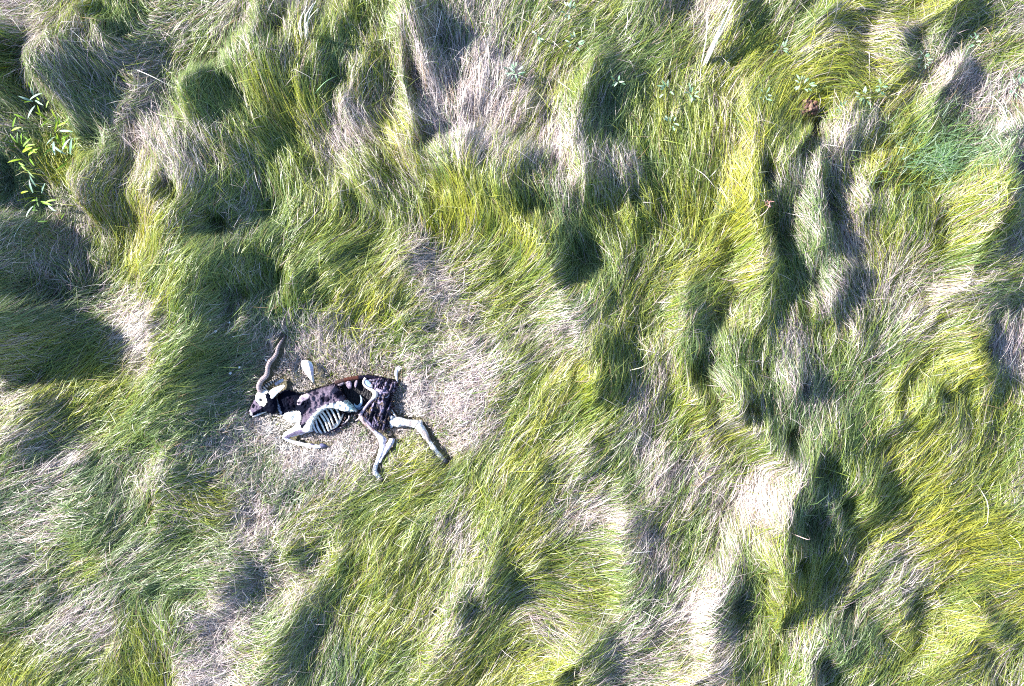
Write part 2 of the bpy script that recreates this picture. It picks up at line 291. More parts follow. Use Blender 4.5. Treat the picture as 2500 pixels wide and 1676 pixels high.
# hollows and the flattened bed round the carcass
def dent(px, py, r, target, k=1.0):
    global H
    x, y = P(px, py)
    w = np.exp(-((XX - x) ** 2 + (YY - y) ** 2) / (r / S) ** 2)
    H = H * (1 - k * w) + target * k * w
bed = np.exp(-(((XX - P(790, 0)[0]) / 1.05) ** 4 + ((YY - P(0, 1000)[1]) / 0.62) ** 4))
H = H * (1 - bed)
dent(1990, 322, 30, -0.12); dent(2405, 872, 28, -0.06)

# long streaks along the lie of the grass (line integral convolution of noise)
def lic(steps, seed_cell):
    base = vnoise(seed_cell, 1)
    acc = base.copy()
    for sgn in (1, -1):
        px_, py_ = XX.copy(), YY.copy()
        for _ in range(steps):
            a, b = sample(VX, px_, py_), sample(VY, px_, py_)
            px_ = px_ + sgn * a * 0.022; py_ = py_ + sgn * b * 0.022
            acc += sample(base, px_, py_)
    acc /= acc.std()
    return acc
STREAK = lic(8, 0.028)
STREAK2 = lic(10, 0.09)
H = H + (0.006 * STREAK + 0.008 * STREAK2) * (1 - 0.6 * TANG) * (1 - bed)
HX = np.gradient(H, GS, axis=1); HY = np.gradient(H, GS, axis=0)

# ------------------------------------------------------------------ helpers for objects
def link(name, me, parent=None, mat=None):
    o = bpy.data.objects.new(name, me)
    COL.objects.link(o)
    if mat and me is not None and not me.materials:
        me.materials.append(mat)
    if parent: o.parent = parent
    return o

def tag(o, label, cat=None, group=None, kind=None):
    o['label'] = label
    if cat: o['category'] = cat
    if group: o['group'] = group
    if kind: o['kind'] = kind
    return o

def empty(name, loc, label, cat, group=None):
    o = bpy.data.objects.new(name, None)
    o.empty_display_size = 0.1
    COL.objects.link(o); o.location = loc
    return tag(o, label, cat, group)

def mesh_np(name, V, F, C=None, smooth=False):
    """V (n,3); F list of index arrays (all quads or tris mixed as python lists); C per-vertex colour"""
    me = bpy.data.meshes.new(name)
    me.from_pydata([tuple(v) for v in V], [], F)
    if C is not None:
        at = me.color_attributes.new('tint', 'FLOAT_COLOR', 'POINT')
        c4 = np.ones((len(V), 4), dtype=np.float32); c4[:, :3] = C
        at.data.foreach_set('color', c4.ravel())
    if smooth:
        me.polygons.foreach_set('use_smooth', [True] * len(me.polygons))
    me.update()
    return me

def new_mat(name):
    m = bpy.data.materials.new(name); m.use_nodes = True
    nt = m.node_tree
    return m, nt, nt.nodes['Principled BSDF'], nt.nodes['Material Output']

def tint_mat(name, rough=0.7, bump=0.4, scale=120.0, vary=0.35, spec=0.3, stretch=(1, 1, 1), trans=0.0, base=None, bdist=0.01):
    m, nt, b, out = new_mat(name)
    tc = nt.nodes.new('ShaderNodeTexCoord')
    mp = nt.nodes.new('ShaderNodeMapping'); mp.inputs['Scale'].default_value = stretch
    nt.links.new(tc.outputs['Object'], mp.inputs[0])
    nz = nt.nodes.new('ShaderNodeTexNoise'); nz.inputs['Scale'].default_value = scale; nz.inputs['Detail'].default_value = 4
    nt.links.new(mp.outputs[0], nz.inputs['Vector'])
    mr = nt.nodes.new('ShaderNodeMapRange')
    mr.inputs[1].default_value = .3; mr.inputs[2].default_value = .7
    mr.inputs[3].default_value = 1 - vary; mr.inputs[4].default_value = 1 + vary
    nt.links.new(nz.outputs['Fac'], mr.inputs[0])
    mul = nt.nodes.new('ShaderNodeMixRGB'); mul.blend_type = 'MULTIPLY'; mul.inputs[0].default_value = 1
    if base is None:
        at = nt.nodes.new('ShaderNodeAttribute'); at.attribute_name = 'tint'
        nt.links.new(at.outputs['Color'], mul.inputs[1])
    else:
        mul.inputs[1].default_value = (*base, 1)
    nt.links.new(mr.outputs[0], mul.inputs[2])
    nt.links.new(mul.outputs[0], b.inputs['Base Color'])
    b.inputs['Roughness'].default_value = rough
    b.inputs['Specular IOR Level'].default_value = spec
    bp = nt.nodes.new('ShaderNodeBump'); bp.inputs['Strength'].default_value = bump; bp.inputs['Distance'].default_value = bdist
    nt.links.new(nz.outputs['Fac'], bp.inputs['Height'])
    nt.links.new(bp.outputs[0], b.inputs['Normal'])
    if trans:
        t = nt.nodes.new('ShaderNodeBsdfTranslucent'); mx = nt.nodes.new('ShaderNodeMixShader'); mx.inputs[0].default_value = trans
        nt.links.new(mul.outputs[0], t.inputs[0]); nt.links.new(b.outputs[0], mx.inputs[1]); nt.links.new(t.outputs[0], mx.inputs[2])
        nt.links.new(mx.outputs[0], out.inputs[0])
    return m

M_FUR = tint_mat('short_fur', rough=.75, bump=.6, scale=70, vary=.45, spec=.02, stretch=(1.6, 1, 1))
M_BONE = tint_mat('bleached_bone', rough=.6, bump=.25, scale=60, vary=.18)
M_HORN = tint_mat('horn', rough=.5, bump=.3, scale=90, vary=.3)
M_HIDE = tint_mat('dried_hide', rough=.45, bump=1.0, scale=45, vary=.7, spec=.2, stretch=(1.4, .7, 1), bdist=.02)
M_LEAF = tint_mat('leaf', rough=.5, bump=.1, scale=200, vary=.2, trans=.3)
M_STALK = tint_mat('dry_stalk', rough=.6, bump=.1, scale=150, vary=.25)
M_CLOD = tint_mat('dung', rough=.9, bump=.8, scale=60, vary=.5)

# ------------------------------------------------------------------ ground
gst = 3
gX, gY = XX[::gst, ::gst], YY[::gst, ::gst]
gH = blur(H, 2)[::gst, ::gst] - 0.03
R, Cn = gX.shape
V = np.stack([gX.ravel(), gY.ravel(), gH.ravel()], 1)
F = []
for j in range(R - 1):
    for i in range(Cn - 1):
        a = j * Cn + i
        F.append((a, a + 1, a + 1 + Cn, a + Cn))
V = list(map(tuple, V))
def ring(lo, hi, rim):
    """a far rim joined to the inner edge"""
rim = ([j * 0 + i for j, i in ((0, i) for i in range(Cn))] + [j * Cn + Cn - 1 for j in range(1, R)]
       + [(R - 1) * Cn + i for i in range(Cn - 2, -1, -1)] + [j * Cn for j in range(R - 2, 0, -1)])
prev = rim
for rad, zz in ((1.35, 0.02), (3.0, 0.0), (12.0, 0.0), (40.0, 0.0)):
    cur = []
    for k, vi in enumerate(rim):
        x, y, z = V[vi]
        V.append((x * rad, y * rad, zz)); cur.append(len(V) - 1)
    n = len(rim)
    for k in range(n):
        F.append((prev[k], cur[k], cur[(k + 1) % n], prev[(k + 1) % n]))
    prev = cur
gme = mesh_np('ground', V, F, smooth=True)
gm, nt, b, out = new_mat('thatch_ground')
tc = nt.nodes.new('ShaderNodeTexCoord')
n1 = nt.nodes.new('ShaderNodeTexNoise'); n1.inputs['Scale'].default_value = 2.2; n1.inputs['Detail'].default_value = 6
n2 = nt.nodes.new('ShaderNodeTexNoise'); n2.inputs['Scale'].default_value = 60; n2.inputs['Detail'].default_value = 5
for n_ in (n1, n2): nt.links.new(tc.outputs['Object'], n_.inputs['Vector'])
cr = nt.nodes.new('ShaderNodeValToRGB')
cr.color_ramp.elements[0].position = .35; cr.color_ramp.elements[0].color = (.045, .06, .02, 1)
cr.color_ramp.elements[1].position = .65; cr.color_ramp.elements[1].color = (.22, .18, .13, 1)
mx = nt.nodes.new('ShaderNodeMixRGB'); mx.inputs[0].default_value = .6
nt.links.new(n1.outputs['Fac'], mx.inputs[1]); nt.links.new(n2.outputs['Fac'], mx.inputs[2])
nt.links.new(mx.outputs[0], cr.inputs[0]); nt.links.new(cr.outputs[0], b.inputs['Base Color'])
b.inputs['Roughness'].default_value = .95
bp = nt.nodes.new('ShaderNodeBump'); bp.inputs['Distance'].default_value = .03; bp.inputs['Strength'].default_value = .8
nt.links.new(n2.outputs['Fac'], bp.inputs['Height']); nt.links.new(bp.outputs[0], b.inputs['Normal'])
ground = link('ground', gme, None, gm)
tag(ground, 'thatch and soil under the windswept grass', kind='structure')

# ------------------------------------------------------------------ carcass coordinates
CK = 3.5638
def Cw(cx, cy):
    return P(560 + cx / CK, 780 + cy / CK)
U = 1 / (CK * S)      # metres per carcass drawing unit

def inside(poly, x, y):
    r = np.zeros(x.shape, bool); n = len(poly)
    for i in range(n):
        x1, y1 = poly[i]; x2, y2 = poly[(i + 1) % n]
        c = ((y1 > y) != (y2 > y))
        with np.errstate(divide='ignore', invalid='ignore'):
            xi = (x2 - x1) * (y - y1) / (y2 - y1 + 1e-12) + x1
        r ^= c & (x < xi)
    return r
def edge_dist(poly, x, y, closed=True):
    bd = np.full(x.shape, 1e9); bx = np.zeros(x.shape); by = np.zeros(x.shape)
    n = len(poly)
    for i in range(n if closed else n - 1):
        ax, ay = poly[i]; cx2, cy2 = poly[(i + 1) % n]
        dx, dy = cx2 - ax, cy2 - ay
        t = np.clip(((x - ax) * dx + (y - ay) * dy) / (dx * dx + dy * dy + 1e-9), 0, 1)
        qx, qy = ax + t * dx, ay + t * dy
        d = np.hypot(x - qx, y - qy); m = d < bd
        bd[m] = d[m]; bx[m] = qx[m]; by[m] = qy[m]
    return bd, bx, by
_wob = rng.uniform(-1, 1, (64, 64))
def wob(x, y, s):
    fx, fy = np.asarray(x) / s % 63, np.asarray(y) / s % 63
    i, j = fx.astype(int), fy.astype(int); u, v = fx - i, fy - j
    u = u * u * (3 - 2 * u); v = v * v * (3 - 2 * v)
    return _wob[j, i] * (1 - u) * (1 - v) + _wob[j, i + 1] * u * (1 - v) + _wob[j + 1, i] * (1 - u) * v + _wob[j + 1, i + 1] * u * v
def smoothpoly(pts, it=1):
    for _ in range(it):
        q = []
        for i in range(len(pts)):
            a, b_ = pts[i], pts[(i + 1) % len(pts)]
            q += [(a[0] * .75 + b_[0] * .25, a[1] * .75 + b_[1] * .25), (a[0] * .25 + b_[0] * .75, a[1] * .25 + b_[1] * .75)]
        pts = q
    return pts

def ragged(poly, amp, seg=7.0):
    out_ = []
    n = len(poly)
    for i in range(n):
        (ax, ay), (bx, by) = poly[i], poly[(i + 1) % n]
        L = math.hypot(bx - ax, by - ay); m = max(1, int(L / seg))
        for k in range(m):
            t = k / m; x, y = ax + (bx - ax) * t, ay + (by - ay) * t
            o_ = amp * (float(wob(x + 40, y + 40, 13)) + .7 * float(wob(x + 7, y + 90, 6)))
            out_.append((x - (by - ay) / (L + 1e-6) * o_, y + (bx - ax) / (L + 1e-6) * o_))
    return out_
def pillow(name, poly, parent, mat, zmid, top, bot, Rr, color, step=6, extra=None, smooth_it=1, rag=0.0):
    """a rounded solid filling an outline: zmid +- bulge, bulge growing over Rr units from the rim"""
    poly = smoothpoly(poly, smooth_it)
    if rag: poly = ragged(poly, rag)
    xs = [p[0] for p in poly]; ys = [p[1] for p in poly]
    X, Y = np.meshgrid(np.arange(min(xs) - step, max(xs) + 2 * step, step), np.arange(min(ys) - step, max(ys) + 2 * step, step))
    ins = inside(poly, X, Y)
    d, bx, by = edge_dist(poly, X, Y)
    r, c = X.shape
    cells = ins[:-1, :-1] | ins[1:, :-1] | ins[:-1, 1:] | ins[1:, 1:]
    used = np.zeros(X.shape, bool)
    for a in (0, 1):
        for b_ in (0, 1):
            used[a:r - 1 + a, b_:c - 1 + b_] |= cells
    px = np.where(ins, X, bx); py = np.where(ins, Y, by)
    snap = ins & (d < step * .3)
    px = np.where(snap, bx, px); py = np.where(snap, by, py)
    dd = np.where(ins, d, 0)
    t = np.clip(dd / (Rr(px, py) if callable(Rr) else Rr), 0, 1); prof = np.sqrt(np.clip(1 - (1 - t) ** 2, 0, 1))
    zm = zmid(px, py) if callable(zmid) else zmid
    tp = top(px, py) if callable(top) else top
    ex = extra(px, py, dd) if extra else 0
    zt = zm + tp * prof + ex * np.minimum(1, dd / 8)
    zb = zm - bot * prof - 0.004
    idx = -np.ones(X.shape, int); idx[used] = np.arange(used.sum())
    n = used.sum()
    wx, wy = Cw(px[used], py[used])
    Vt = np.stack([wx, wy, zt[used]], 1); Vb = np.stack([wx, wy, zb[used] if np.ndim(zb) else np.full(n, zb)], 1)
    F = []; edges = {}
    J, I = np.nonzero(cells)
    for j, i in zip(J, I):
        q = (idx[j, i], idx[j + 1, i], idx[j + 1, i + 1], idx[j, i + 1])
        F.append(q); F.append((q[3] + n, q[2] + n, q[1] + n, q[0] + n))
        for a, b_ in zip(q, q[1:] + q[:1]):
            if (b_, a) in edges: del edges[(b_, a)]
            else: edges[(a, b_)] = 1
    for (a, b_) in edges:
        F.append((b_, a, a + n, b_ + n))
    C = color(px[used], py[used])
    me = mesh_np(name, np.concatenate([Vt, Vb]), F, np.concatenate([C, C]), smooth=True)
    return link(name, me, parent, mat)

def paint(base, *layers, edge=5, ws=9):
    """coat markings and painted sheen: layers are (polygon, colour) laid over the base colour with ragged edges"""
    def f(x, y):
        C = np.tile(np.array(base, float), (len(x), 1))
        pr = np.random.default_rng(len(x))
        jx, jy = x + edge * wob(x, y, ws) + pr.normal(0, edge * .8, len(x)), y + edge * wob(x + 311, y + 77, ws) + pr.normal(0, edge * .8, len(x))
        for poly, colr in layers:
            if poly == 'spot':
                (ox, oy, rx, ry), cc = colr
                m = ((jx - ox) / rx) ** 2 + ((jy - oy) / ry) ** 2 < 1
                C[m] = cc
            elif poly == 'line':
                pts, w, cc = colr
                m = edge_dist(pts, jx, jy, False)[0] < w
                C[m] = cc
            else:
                C[inside(poly, jx, jy)] = colr
        grime = np.clip(wob(x + 21, y + 63, 22) * .5 + wob(x, y + 5, 7) * .5, 0, 1)[:, None]
        C = C * (1 - grime * np.array([.18, .26, .32])) * np.exp(pr.normal(0, .12, (len(x), 1)))
        return C
    return f

def catmull(ctrl_pts, sub):
    A = np.array(ctrl_pts, float); n = len(A); out_ = []
    for i in range(n - 1):
        p0, p1, p2, p3 = A[max(i - 1, 0)], A[i], A[i + 1], A[min(i + 2, n - 1)]
        for s_ in range(sub):
            t = s_ / sub
            out_.append(.5 * ((2 * p1) + (-p0 + p2) * t + (2 * p0 - 5 * p1 + 4 * p2 - p3) * t * t + (-p0 + 3 * p1 - 3 * p2 + p3) * t ** 3))
    out_.append(A[-1])
    return np.array(out_)

def tube_mesh(name, pts, color, sub=6, seg=10, flat=1.0, rings=None, knob=0.0, world=False, lump=0.0):
    """pts: (cx, cy, z, r) in drawing units (z metres, r units); closed tapered limb"""
    P4 = catmull(pts, sub)
    if world:
        xyz = P4[:, :3]; rad = P4[:, 3]
    else:
        wx, wy = Cw(P4[:, 0], P4[:, 1])
        xyz = np.stack([wx, wy, P4[:, 2]], 1); rad = P4[:, 3] * U
    if rings is not None:
        s = np.concatenate([[0], np.cumsum(np.linalg.norm(np.diff(xyz, axis=0), axis=1))])
        rad = rad * (1 + rings[1] * np.sin(2 * np.pi * s / rings[0]))
    n = len(xyz)
    kn = 1 + knob * np.array([float(wob(k * 3.7 + xyz[0, 0] * 50 % 40, 11.0, 9.0)) for k in range(n)])
    rad = rad * kn
    T = np.gradient(xyz, axis=0); T /= np.linalg.norm(T, axis=1)[:, None] + 1e-9
    upv = np.array([0, 0, 1.0])
    V = []; Cc = []; F = []
    for k in range(n):
        side = np.cross(T[k], upv)
        if np.linalg.norm(side) < 1e-3: side = np.array([1.0, 0, 0])
        side /= np.linalg.norm(side); nb = np.cross(side, T[k])
        for a in range(seg):
            th = 2 * math.pi * a / seg
            rk = rad[k] * (1 + lump * float(wob(k * 2.1 + 5, a * 3.3 + 3, 4.0)))
            V.append(xyz[k] + rk * (math.cos(th) * side + flat * math.sin(th) * nb))
            Cc.append(color(k / (n - 1), th) if callable(color) else color)
    for k in range(n - 1):
        for a in range(seg):
            b_ = (a + 1) % seg
            F.append((k * seg + a, k * seg + b_, (k + 1) * seg + b_, (k + 1) * seg + a))
    F.append(tuple(range(seg))[::-1]); F.append(tuple((n - 1) * seg + a for a in range(seg)))
    return mesh_np(name, np.array(V), F, np.array(Cc), smooth=True)
def tube(name, pts, parent, mat, color, **k):
    return link(name, tube_mesh(name, pts, color, **k), parent, mat)

# colours of coat and bone (albedo), with the lit sheen of the coat put in
DARK = (.003, .004, .010); LIT_COAT = (.105, .085, .12); COAT2 = (.012, .010, .020); WHITE = (.66, .67, .65); PALE = (.46, .44, .50)
BONE = (.62, .55, .50); BONE2 = (.42, .36, .40); HIDE = (.010, .009, .020); RED = (.075, .03, .024); HORN = (.20, .16, .165); TEAL = (.50, .68, .66)

def DIRTY(t, th):
    g = .5 + .5 * float(wob(t * 60 + 9, math.cos(th) * 6 + 12, 3.0)); g2 = float(wob(t * 60 + 30, math.sin(th) * 5 + 30, 5.0))
    c = np.array((.68, .67, .65)) * (.82 + .3 * g)
    if g2 > .35: c = c * np.array((.62, .54, .52))
    if g < .16: c = c * np.array((.45, .42, .50))
    return tuple(c)
carc = empty('antelope_carcass', (0, 0, 0), 'decayed dark and white antelope carcass with spiral horns and bare ribs lying on flattened grass', 'carcass')

# body and neck
BODY = [(392, 690), (415, 640), (470, 612), (550, 640), (615, 672), (660, 640), (700, 615), (780, 592), (850, 577), (890, 566), (935, 550),
        (950, 595), (985, 660), (1012, 705), (1045, 735), (1080, 775), (1115, 808), (1060, 802), (1010, 806), (975, 790), (930, 778), (880, 772),
        (830, 783), (790, 813), (760, 848), (740, 885), (722, 930), (712, 978), (650, 995), (600, 965), (590, 912), (550, 908), (500, 908),
        (458, 878), (440, 838), (405, 828), (385, 770)]
SHEEN = [(650, 700), (705, 640), (790, 600), (880, 575), (930, 580), (1005, 700), (940, 715), (850, 745), (790, 795), (720, 850), (650, 905), (610, 920), (660, 820), (720, 760), (730, 700)]  # lit sheen on the dark coat, painted in as colour
BELLY = [(1008, 705), (1120, 812), (1010, 812), (880, 772), (790, 815), (740, 885), (712, 985), (640, 1000), (615, 975), (680, 895), (750, 812), (820, 752), (900, 728), (960, 714)]
BREAST = [(436, 850), (470, 822), (540, 802), (602, 800), (624, 842), (602, 915), (500, 915), (450, 885)]
body_paint = paint(DARK, (SHEEN, LIT_COAT), ('spot', ((850, 690, 40, 25), COAT2)), ('spot', ((760, 640, 30, 20), COAT2)), ('spot', ((950, 650, 26, 30), COAT2)),
                   ([(490, 680), (540, 690), (560, 740), (510, 760)], COAT2), (BELLY, WHITE), (BREAST, WHITE), ('spot', ((560, 835, 22, 8), TEAL)), ('spot', ((590, 850, 10, 16), TEAL)),
                   ('line', ([(1025, 715), (1080, 790)], 12, TEAL)), ('line', ([(385, 695), (410, 760), (432, 838)], 9, PALE)), ('spot', ((702, 700, 20, 34), DARK)))
def body_top(x, y):
    b_ = 0.045 + 0.105 * np.clip((x - 560) / 160, 0, 1)
    return b_ * (1 - .15 * np.clip((y - 760) / 200, 0, 1)) * (1 - .12 * np.clip((x - 950) / 160, 0, 1))
def body_extra(x, y, d):
    e = .010 * wob(x, y, 26) + .006 * wob(x + 99, y, 11)
    e += .012 * np.exp(-(edge_dist([(600, 720), (700, 650), (735, 690)], x, y, False)[0] / 14) ** 2)
    e -= .022 * np.exp(-(((x - 700) / 26) ** 2 + ((y - 705) / 34) ** 2))
    e -= .02 * np.exp(-(edge_dist([(560, 760), (650, 740), (700, 745)], x, y, False)[0] / 16) ** 2)
    e += .006 * np.sin(x / 11 + y / 30) * np.exp(-(((x - 860) / 120) ** 2 + ((y - 660) / 70) ** 2))
    return e
BELLY_EDGE = [(1115, 808), (1010, 806), (880, 772), (790, 813), (740, 885), (712, 978)]
def body_round(x, y):
    e = np.clip((edge_dist(BELLY_EDGE, x, y, False)[0] - 70) / 110, 0, 1)
    return 10 + 86 * e
body = pillow('body', BODY, carc, M_FUR, 0.045, body_top, .04, body_round, body_paint, extra=body_extra, step=4.5, rag=3.5)
flap = pillow('hide_flap', [(582, 738), (600, 692), (640, 655), (700, 638), (722, 660), (702, 688), (655, 712), (612, 748)], body, M_FUR,
              lambda x, y: .125 + .0004 * (x - 580), .012, .006, 22, paint((.26, .22, .27), ('spot', ((650, 690, 22, 12), LIT_COAT)), ('spot', ((610, 725, 18, 14), COAT2))), step=4, rag=6)

# head
HEAD = [(146, 826), (150, 798), (172, 745), (194, 700), (212, 655), (238, 622), (290, 604), (330, 615), (372, 650), (402, 700), (408, 770), (392, 826),
        (350, 828), (310, 806), (270, 812), (222, 826), (190, 846), (160, 846)]
head_paint = paint(DARK, ([(155, 790), (200, 700), (240, 740), (285, 770), (220, 800), (175, 830)], (.11, .09, .13)), ([(190, 735), (225, 750), (205, 780), (180, 770)], DARK),  # purple-grey highlight on the nose painted in
                   ([(212, 660), (236, 622), (290, 602), (330, 620), (322, 650), (280, 650), (236, 664), (222, 690)], WHITE),
                   ([(212, 694), (232, 660), (285, 646), (322, 676), (330, 722), (302, 756), (262, 750), (232, 722)], WHITE),
                   ([(144, 830), (146, 795), (165, 790), (182, 810), (180, 850), (155, 855)], PALE), edge=3)
head = pillow('head', HEAD, carc, M_FUR, lambda x, y: .055 + .00016 * (x - 146), lambda x, y: .028 + .00014 * (x - 146), .045, 70, head_paint, step=4,
              extra=lambda x, y, d: .006 * wob(x, y, 17) - .02 * np.exp(-(((x - 272) / 18) ** 2 + ((y - 702) / 15) ** 2)) + .006 * np.exp(-((np.hypot(x - 272, y - 702) - 26) / 9) ** 2))
def disc(name, cx, cy, rx, ry, z, parent, mat, colr, h=.004):
    poly = [(cx + rx * math.cos(t), cy + ry * math.sin(t)) for t in np.linspace(0, 2 * math.pi, 12, endpoint=False)]
    return pillow(name, poly, parent, mat, z, h, h, max(rx, ry), paint(colr), step=3, smooth_it=1)
def skin_z(px_, py_, fallback):
    return fallback
disc('eye_socket', 272, 701, 19, 15, .109, head, M_HIDE, (.008, .008, .02), .003)
disc('nostril', 162, 816, 9, 9, .080, head, M_HIDE, (.03, .02, .04), .006)
pillow('lower_jaw', [(166, 858), (190, 838), (250, 808), (318, 806), (262, 830), (215, 852), (178, 864)], head, M_FUR, .045, .018, .02, 16,
       paint(WHITE, ('line', ([(190, 842), (262, 812)], 4, (.1, .09, .2)))), step=4)
pillow('ear', [(334, 645), (360, 610), (420, 586), (470, 567), (497, 575), (472, 602), (440, 628), (402, 666), (372, 698), (346, 684)], head, M_FUR,
       lambda x, y: .118 + .00025 * (x - 334), .010, .006, 26, paint(WHITE, ([(380, 640), (440, 600), (485, 575), (440, 618)], TEAL), ('spot', ((410, 622, 14, 8), (.3, .5, .48)))), step=4,
       extra=lambda x, y, d: -.012 * np.exp(-(edge_dist([(360, 660), (470, 582)], x, y, False)[0] / 12) ** 2))
pillow('ear', [(368, 562), (400, 536), (450, 517), (455, 540), (415, 566), (382, 584)], head, M_FUR, .06, .010, .006, 16, paint(PALE, ([(400, 545), (440, 530), (430, 550)], WHITE)), step=4)
def horn_pts(L):
    return [(71.3 + .5 * x, 71.3 + .5 * y, z, .5 * r) for x, y, z, r in L]
def horn_col(base, dark, nring):
    def f(t, th):
        g = math.sin(2 * math.pi * (t * nring + .12 * math.cos(th)))
        k = .55 + .45 * min(1, max(0, (g + .7) / .9))
        return tuple(np.array(base) * k * (1.15 - .35 * t) + np.array(dark) * (1 - k))
    return f
h1 = tube('horn', horn_pts([(392, 1120, .11, 42), (372, 1060, .125, 43), (385, 985, .14, 43), (440, 905, .15, 43), (508, 845, .155, 43), (538, 770, .16, 42), (545, 690, .16, 41),
     (578, 600, .155, 42), (640, 530, .15, 39), (686, 455, .145, 35), (700, 380, .14, 31), (730, 290, .13, 26), (777, 205, .115, 18), (800, 150, .10, 11), (803, 90, .09, 3)]),
     head, M_HORN, horn_col((.27, .22, .23), (.03, .02, .03), 34), sub=16, seg=14, rings=(.0165, .09))
h2 = tube('horn', horn_pts([(405, 1125, .09, 40), (430, 1065, .095, 41), (480, 1015, .09, 40), (535, 970, .075, 37), (585, 935, .055, 30), (630, 905, .03, 21), (690, 870, .015, 11)]),
     head, M_HORN, lambda t, th: (.40, .36, .32) if math.sin(2 * math.pi * t * 10) > -.05 else (.012, .01, .012), sub=14, seg=14, rings=(.0185, .08))

# ribcage
RIBC = [(716, 940), (760, 850), (800, 800), (870, 775), (985, 795), (1035, 812), (1030, 860), (965, 930), (900, 975), (800, 992), (728, 985)]
pillow('chest_cavity', RIBC, carc, M_HIDE, .02, .015, .015, 40, paint(DARK, ('spot', ((880, 880, 50, 40), (.03, .02, .05)))), step=8)
def c4(x, y): return (356.4 + .3637 * x, 712.7 + .3637 * y)
RIBS = [[(1010, 560), (1045, 650), (1085, 745)], [(1080, 480), (1130, 640), (1180, 760)], [(1130, 390), (1215, 560), (1275, 740)], [(1180, 300), (1290, 480), (1350, 705)],
        [(1235, 240), (1350, 430), (1430, 660)], [(1330, 195), (1430, 400), (1500, 590)], [(1440, 190), (1530, 370), (1575, 520)], [(1555, 170), (1625, 310), (1650, 450)]]
for k, rb in enumerate(RIBS):
    a, m_, e = [c4(*p) for p in rb]
    tube('rib', [(a[0] - 4, a[1] - 8, .105, 8), (a[0] + random.uniform(-3, 3), a[1], .112, 8.5), (m_[0] + random.uniform(-4, 4), m_[1], .105, 9 + random.uniform(-2, 1.5)), (e[0] + random.uniform(-5, 5), e[1], .075, 8 + random.uniform(-1.5, 2)), (e[0] + 3, e[1] + 5, .06, 6)], carc, M_BONE,
         lambda t, th, k=k: tuple(np.array((.80, .77, .70) if k > 1 else (.62, .62, .66)) * (1 - .5 * (random.random() < .12)) * (1 - .25 * (abs(math.sin(t * 9 + k)) > .93))), sub=6, seg=8)
pillow('costal_cartilage', [c4(*p) for p in [(1340, 735), (1400, 640), (1480, 570), (1560, 500), (1640, 400), (1700, 300), (1720, 300), (1690, 400), (1640, 520), (1560, 640), (1450, 700)]],
       carc, M_BONE, .055, .014, .02, 14, paint((.70, .66, .62), ('spot', ((*c4(1470, 590), 5, 10), DARK)), ('spot', ((*c4(1530, 560), 4, 9), DARK)), ('spot', ((*c4(1440, 640), 4, 8), DARK))), step=4)
tube('breastbone', [(700, 985, .03, 8), (760, 995, .035, 9), (830, 992, .035, 10), (900, 975, .035, 10), (965, 942, .035, 8), (1005, 918, .03, 5)], carc, M_HIDE, (.06, .045, .08), seg=8)
tube('rib', [(1030, 845, .06, 6), (1020, 875, .055, 7), (990, 905, .045, 7), (955, 928, .035, 5)], carc, M_BONE, (.50, .42, .42), seg=8)
tube('rib', [(1128, 838, .05, 5), (1115, 865, .05, 6), (1095, 883, .045, 5), (1078, 888, .04, 3)], carc, M_BONE, (.45, .38, .40), seg=8)

# belly cavity, spine, hindquarters
pillow('belly_cavity', [(930, 552), (1000, 526), (1080, 508), (1190, 500), (1245, 620), (1260, 700), (1190, 800), (1130, 850), (1050, 850), (1000, 800), (960, 700), (930, 620)], carc, M_HIDE,
       .02, .02, .02, 60, paint((.006, .006, .010)), step=8)
spine = tube('spine', [(915, 558, .10, 16), (970, 538, .10, 18), (1030, 522, .095, 18), (1090, 512, .09, 18), (1150, 505, .085, 17), (1200, 503, .08, 16), (1290, 512, .07, 15), (1370, 530, .06, 13), (1445, 548, .05, 9)],
     carc, M_FUR, lambda t, th: (.05, .03, .03) if t < .18 else (RED if t < .42 else HIDE), seg=10, rings=(.03, .12))
for poly, z, cc in ([(1000, 548), (1040, 530), (1060, 560), (1055, 605), (1040, 612), (1015, 590)], .10, (.22, .18, .25)), ([(1085, 540), (1110, 528), (1108, 560), (1095, 600), (1084, 590)], .10, (.32, .26, .32)), \
        ([(935, 570), (985, 545), (1000, 560), (960, 590)], .11, (.12, .10, .13)):
    pillow('hide_scrap', poly, carc, M_HIDE, z, .008, .005, 14, paint(cc), step=4)
HIND = [(1190, 500), (1300, 505), (1385, 528), (1455, 545), (1452, 595), (1410, 650), (1398, 700), (1405, 765), (1440, 850), (1440, 880), (1395, 920), (1355, 950), (1330, 985), (1280, 965),
        (1205, 905), (1150, 860), (1125, 825), (1190, 760), (1250, 690), (1238, 620), (1200, 560)]
def ridged(x, y, sx, sy, ox):
    return 1 - 2 * np.abs(wob(x / sx + ox, y / sy + ox, 1.0))
def hind_extra(x, y, d):
    q = x + .3 * y
    return .016 * ridged(q, y - .3 * x, 34, 150, 3) + .012 * ridged(q, y, 17, 85, 9) + .012 * wob(x, y, 22) + .006 * wob(x, y, 8)
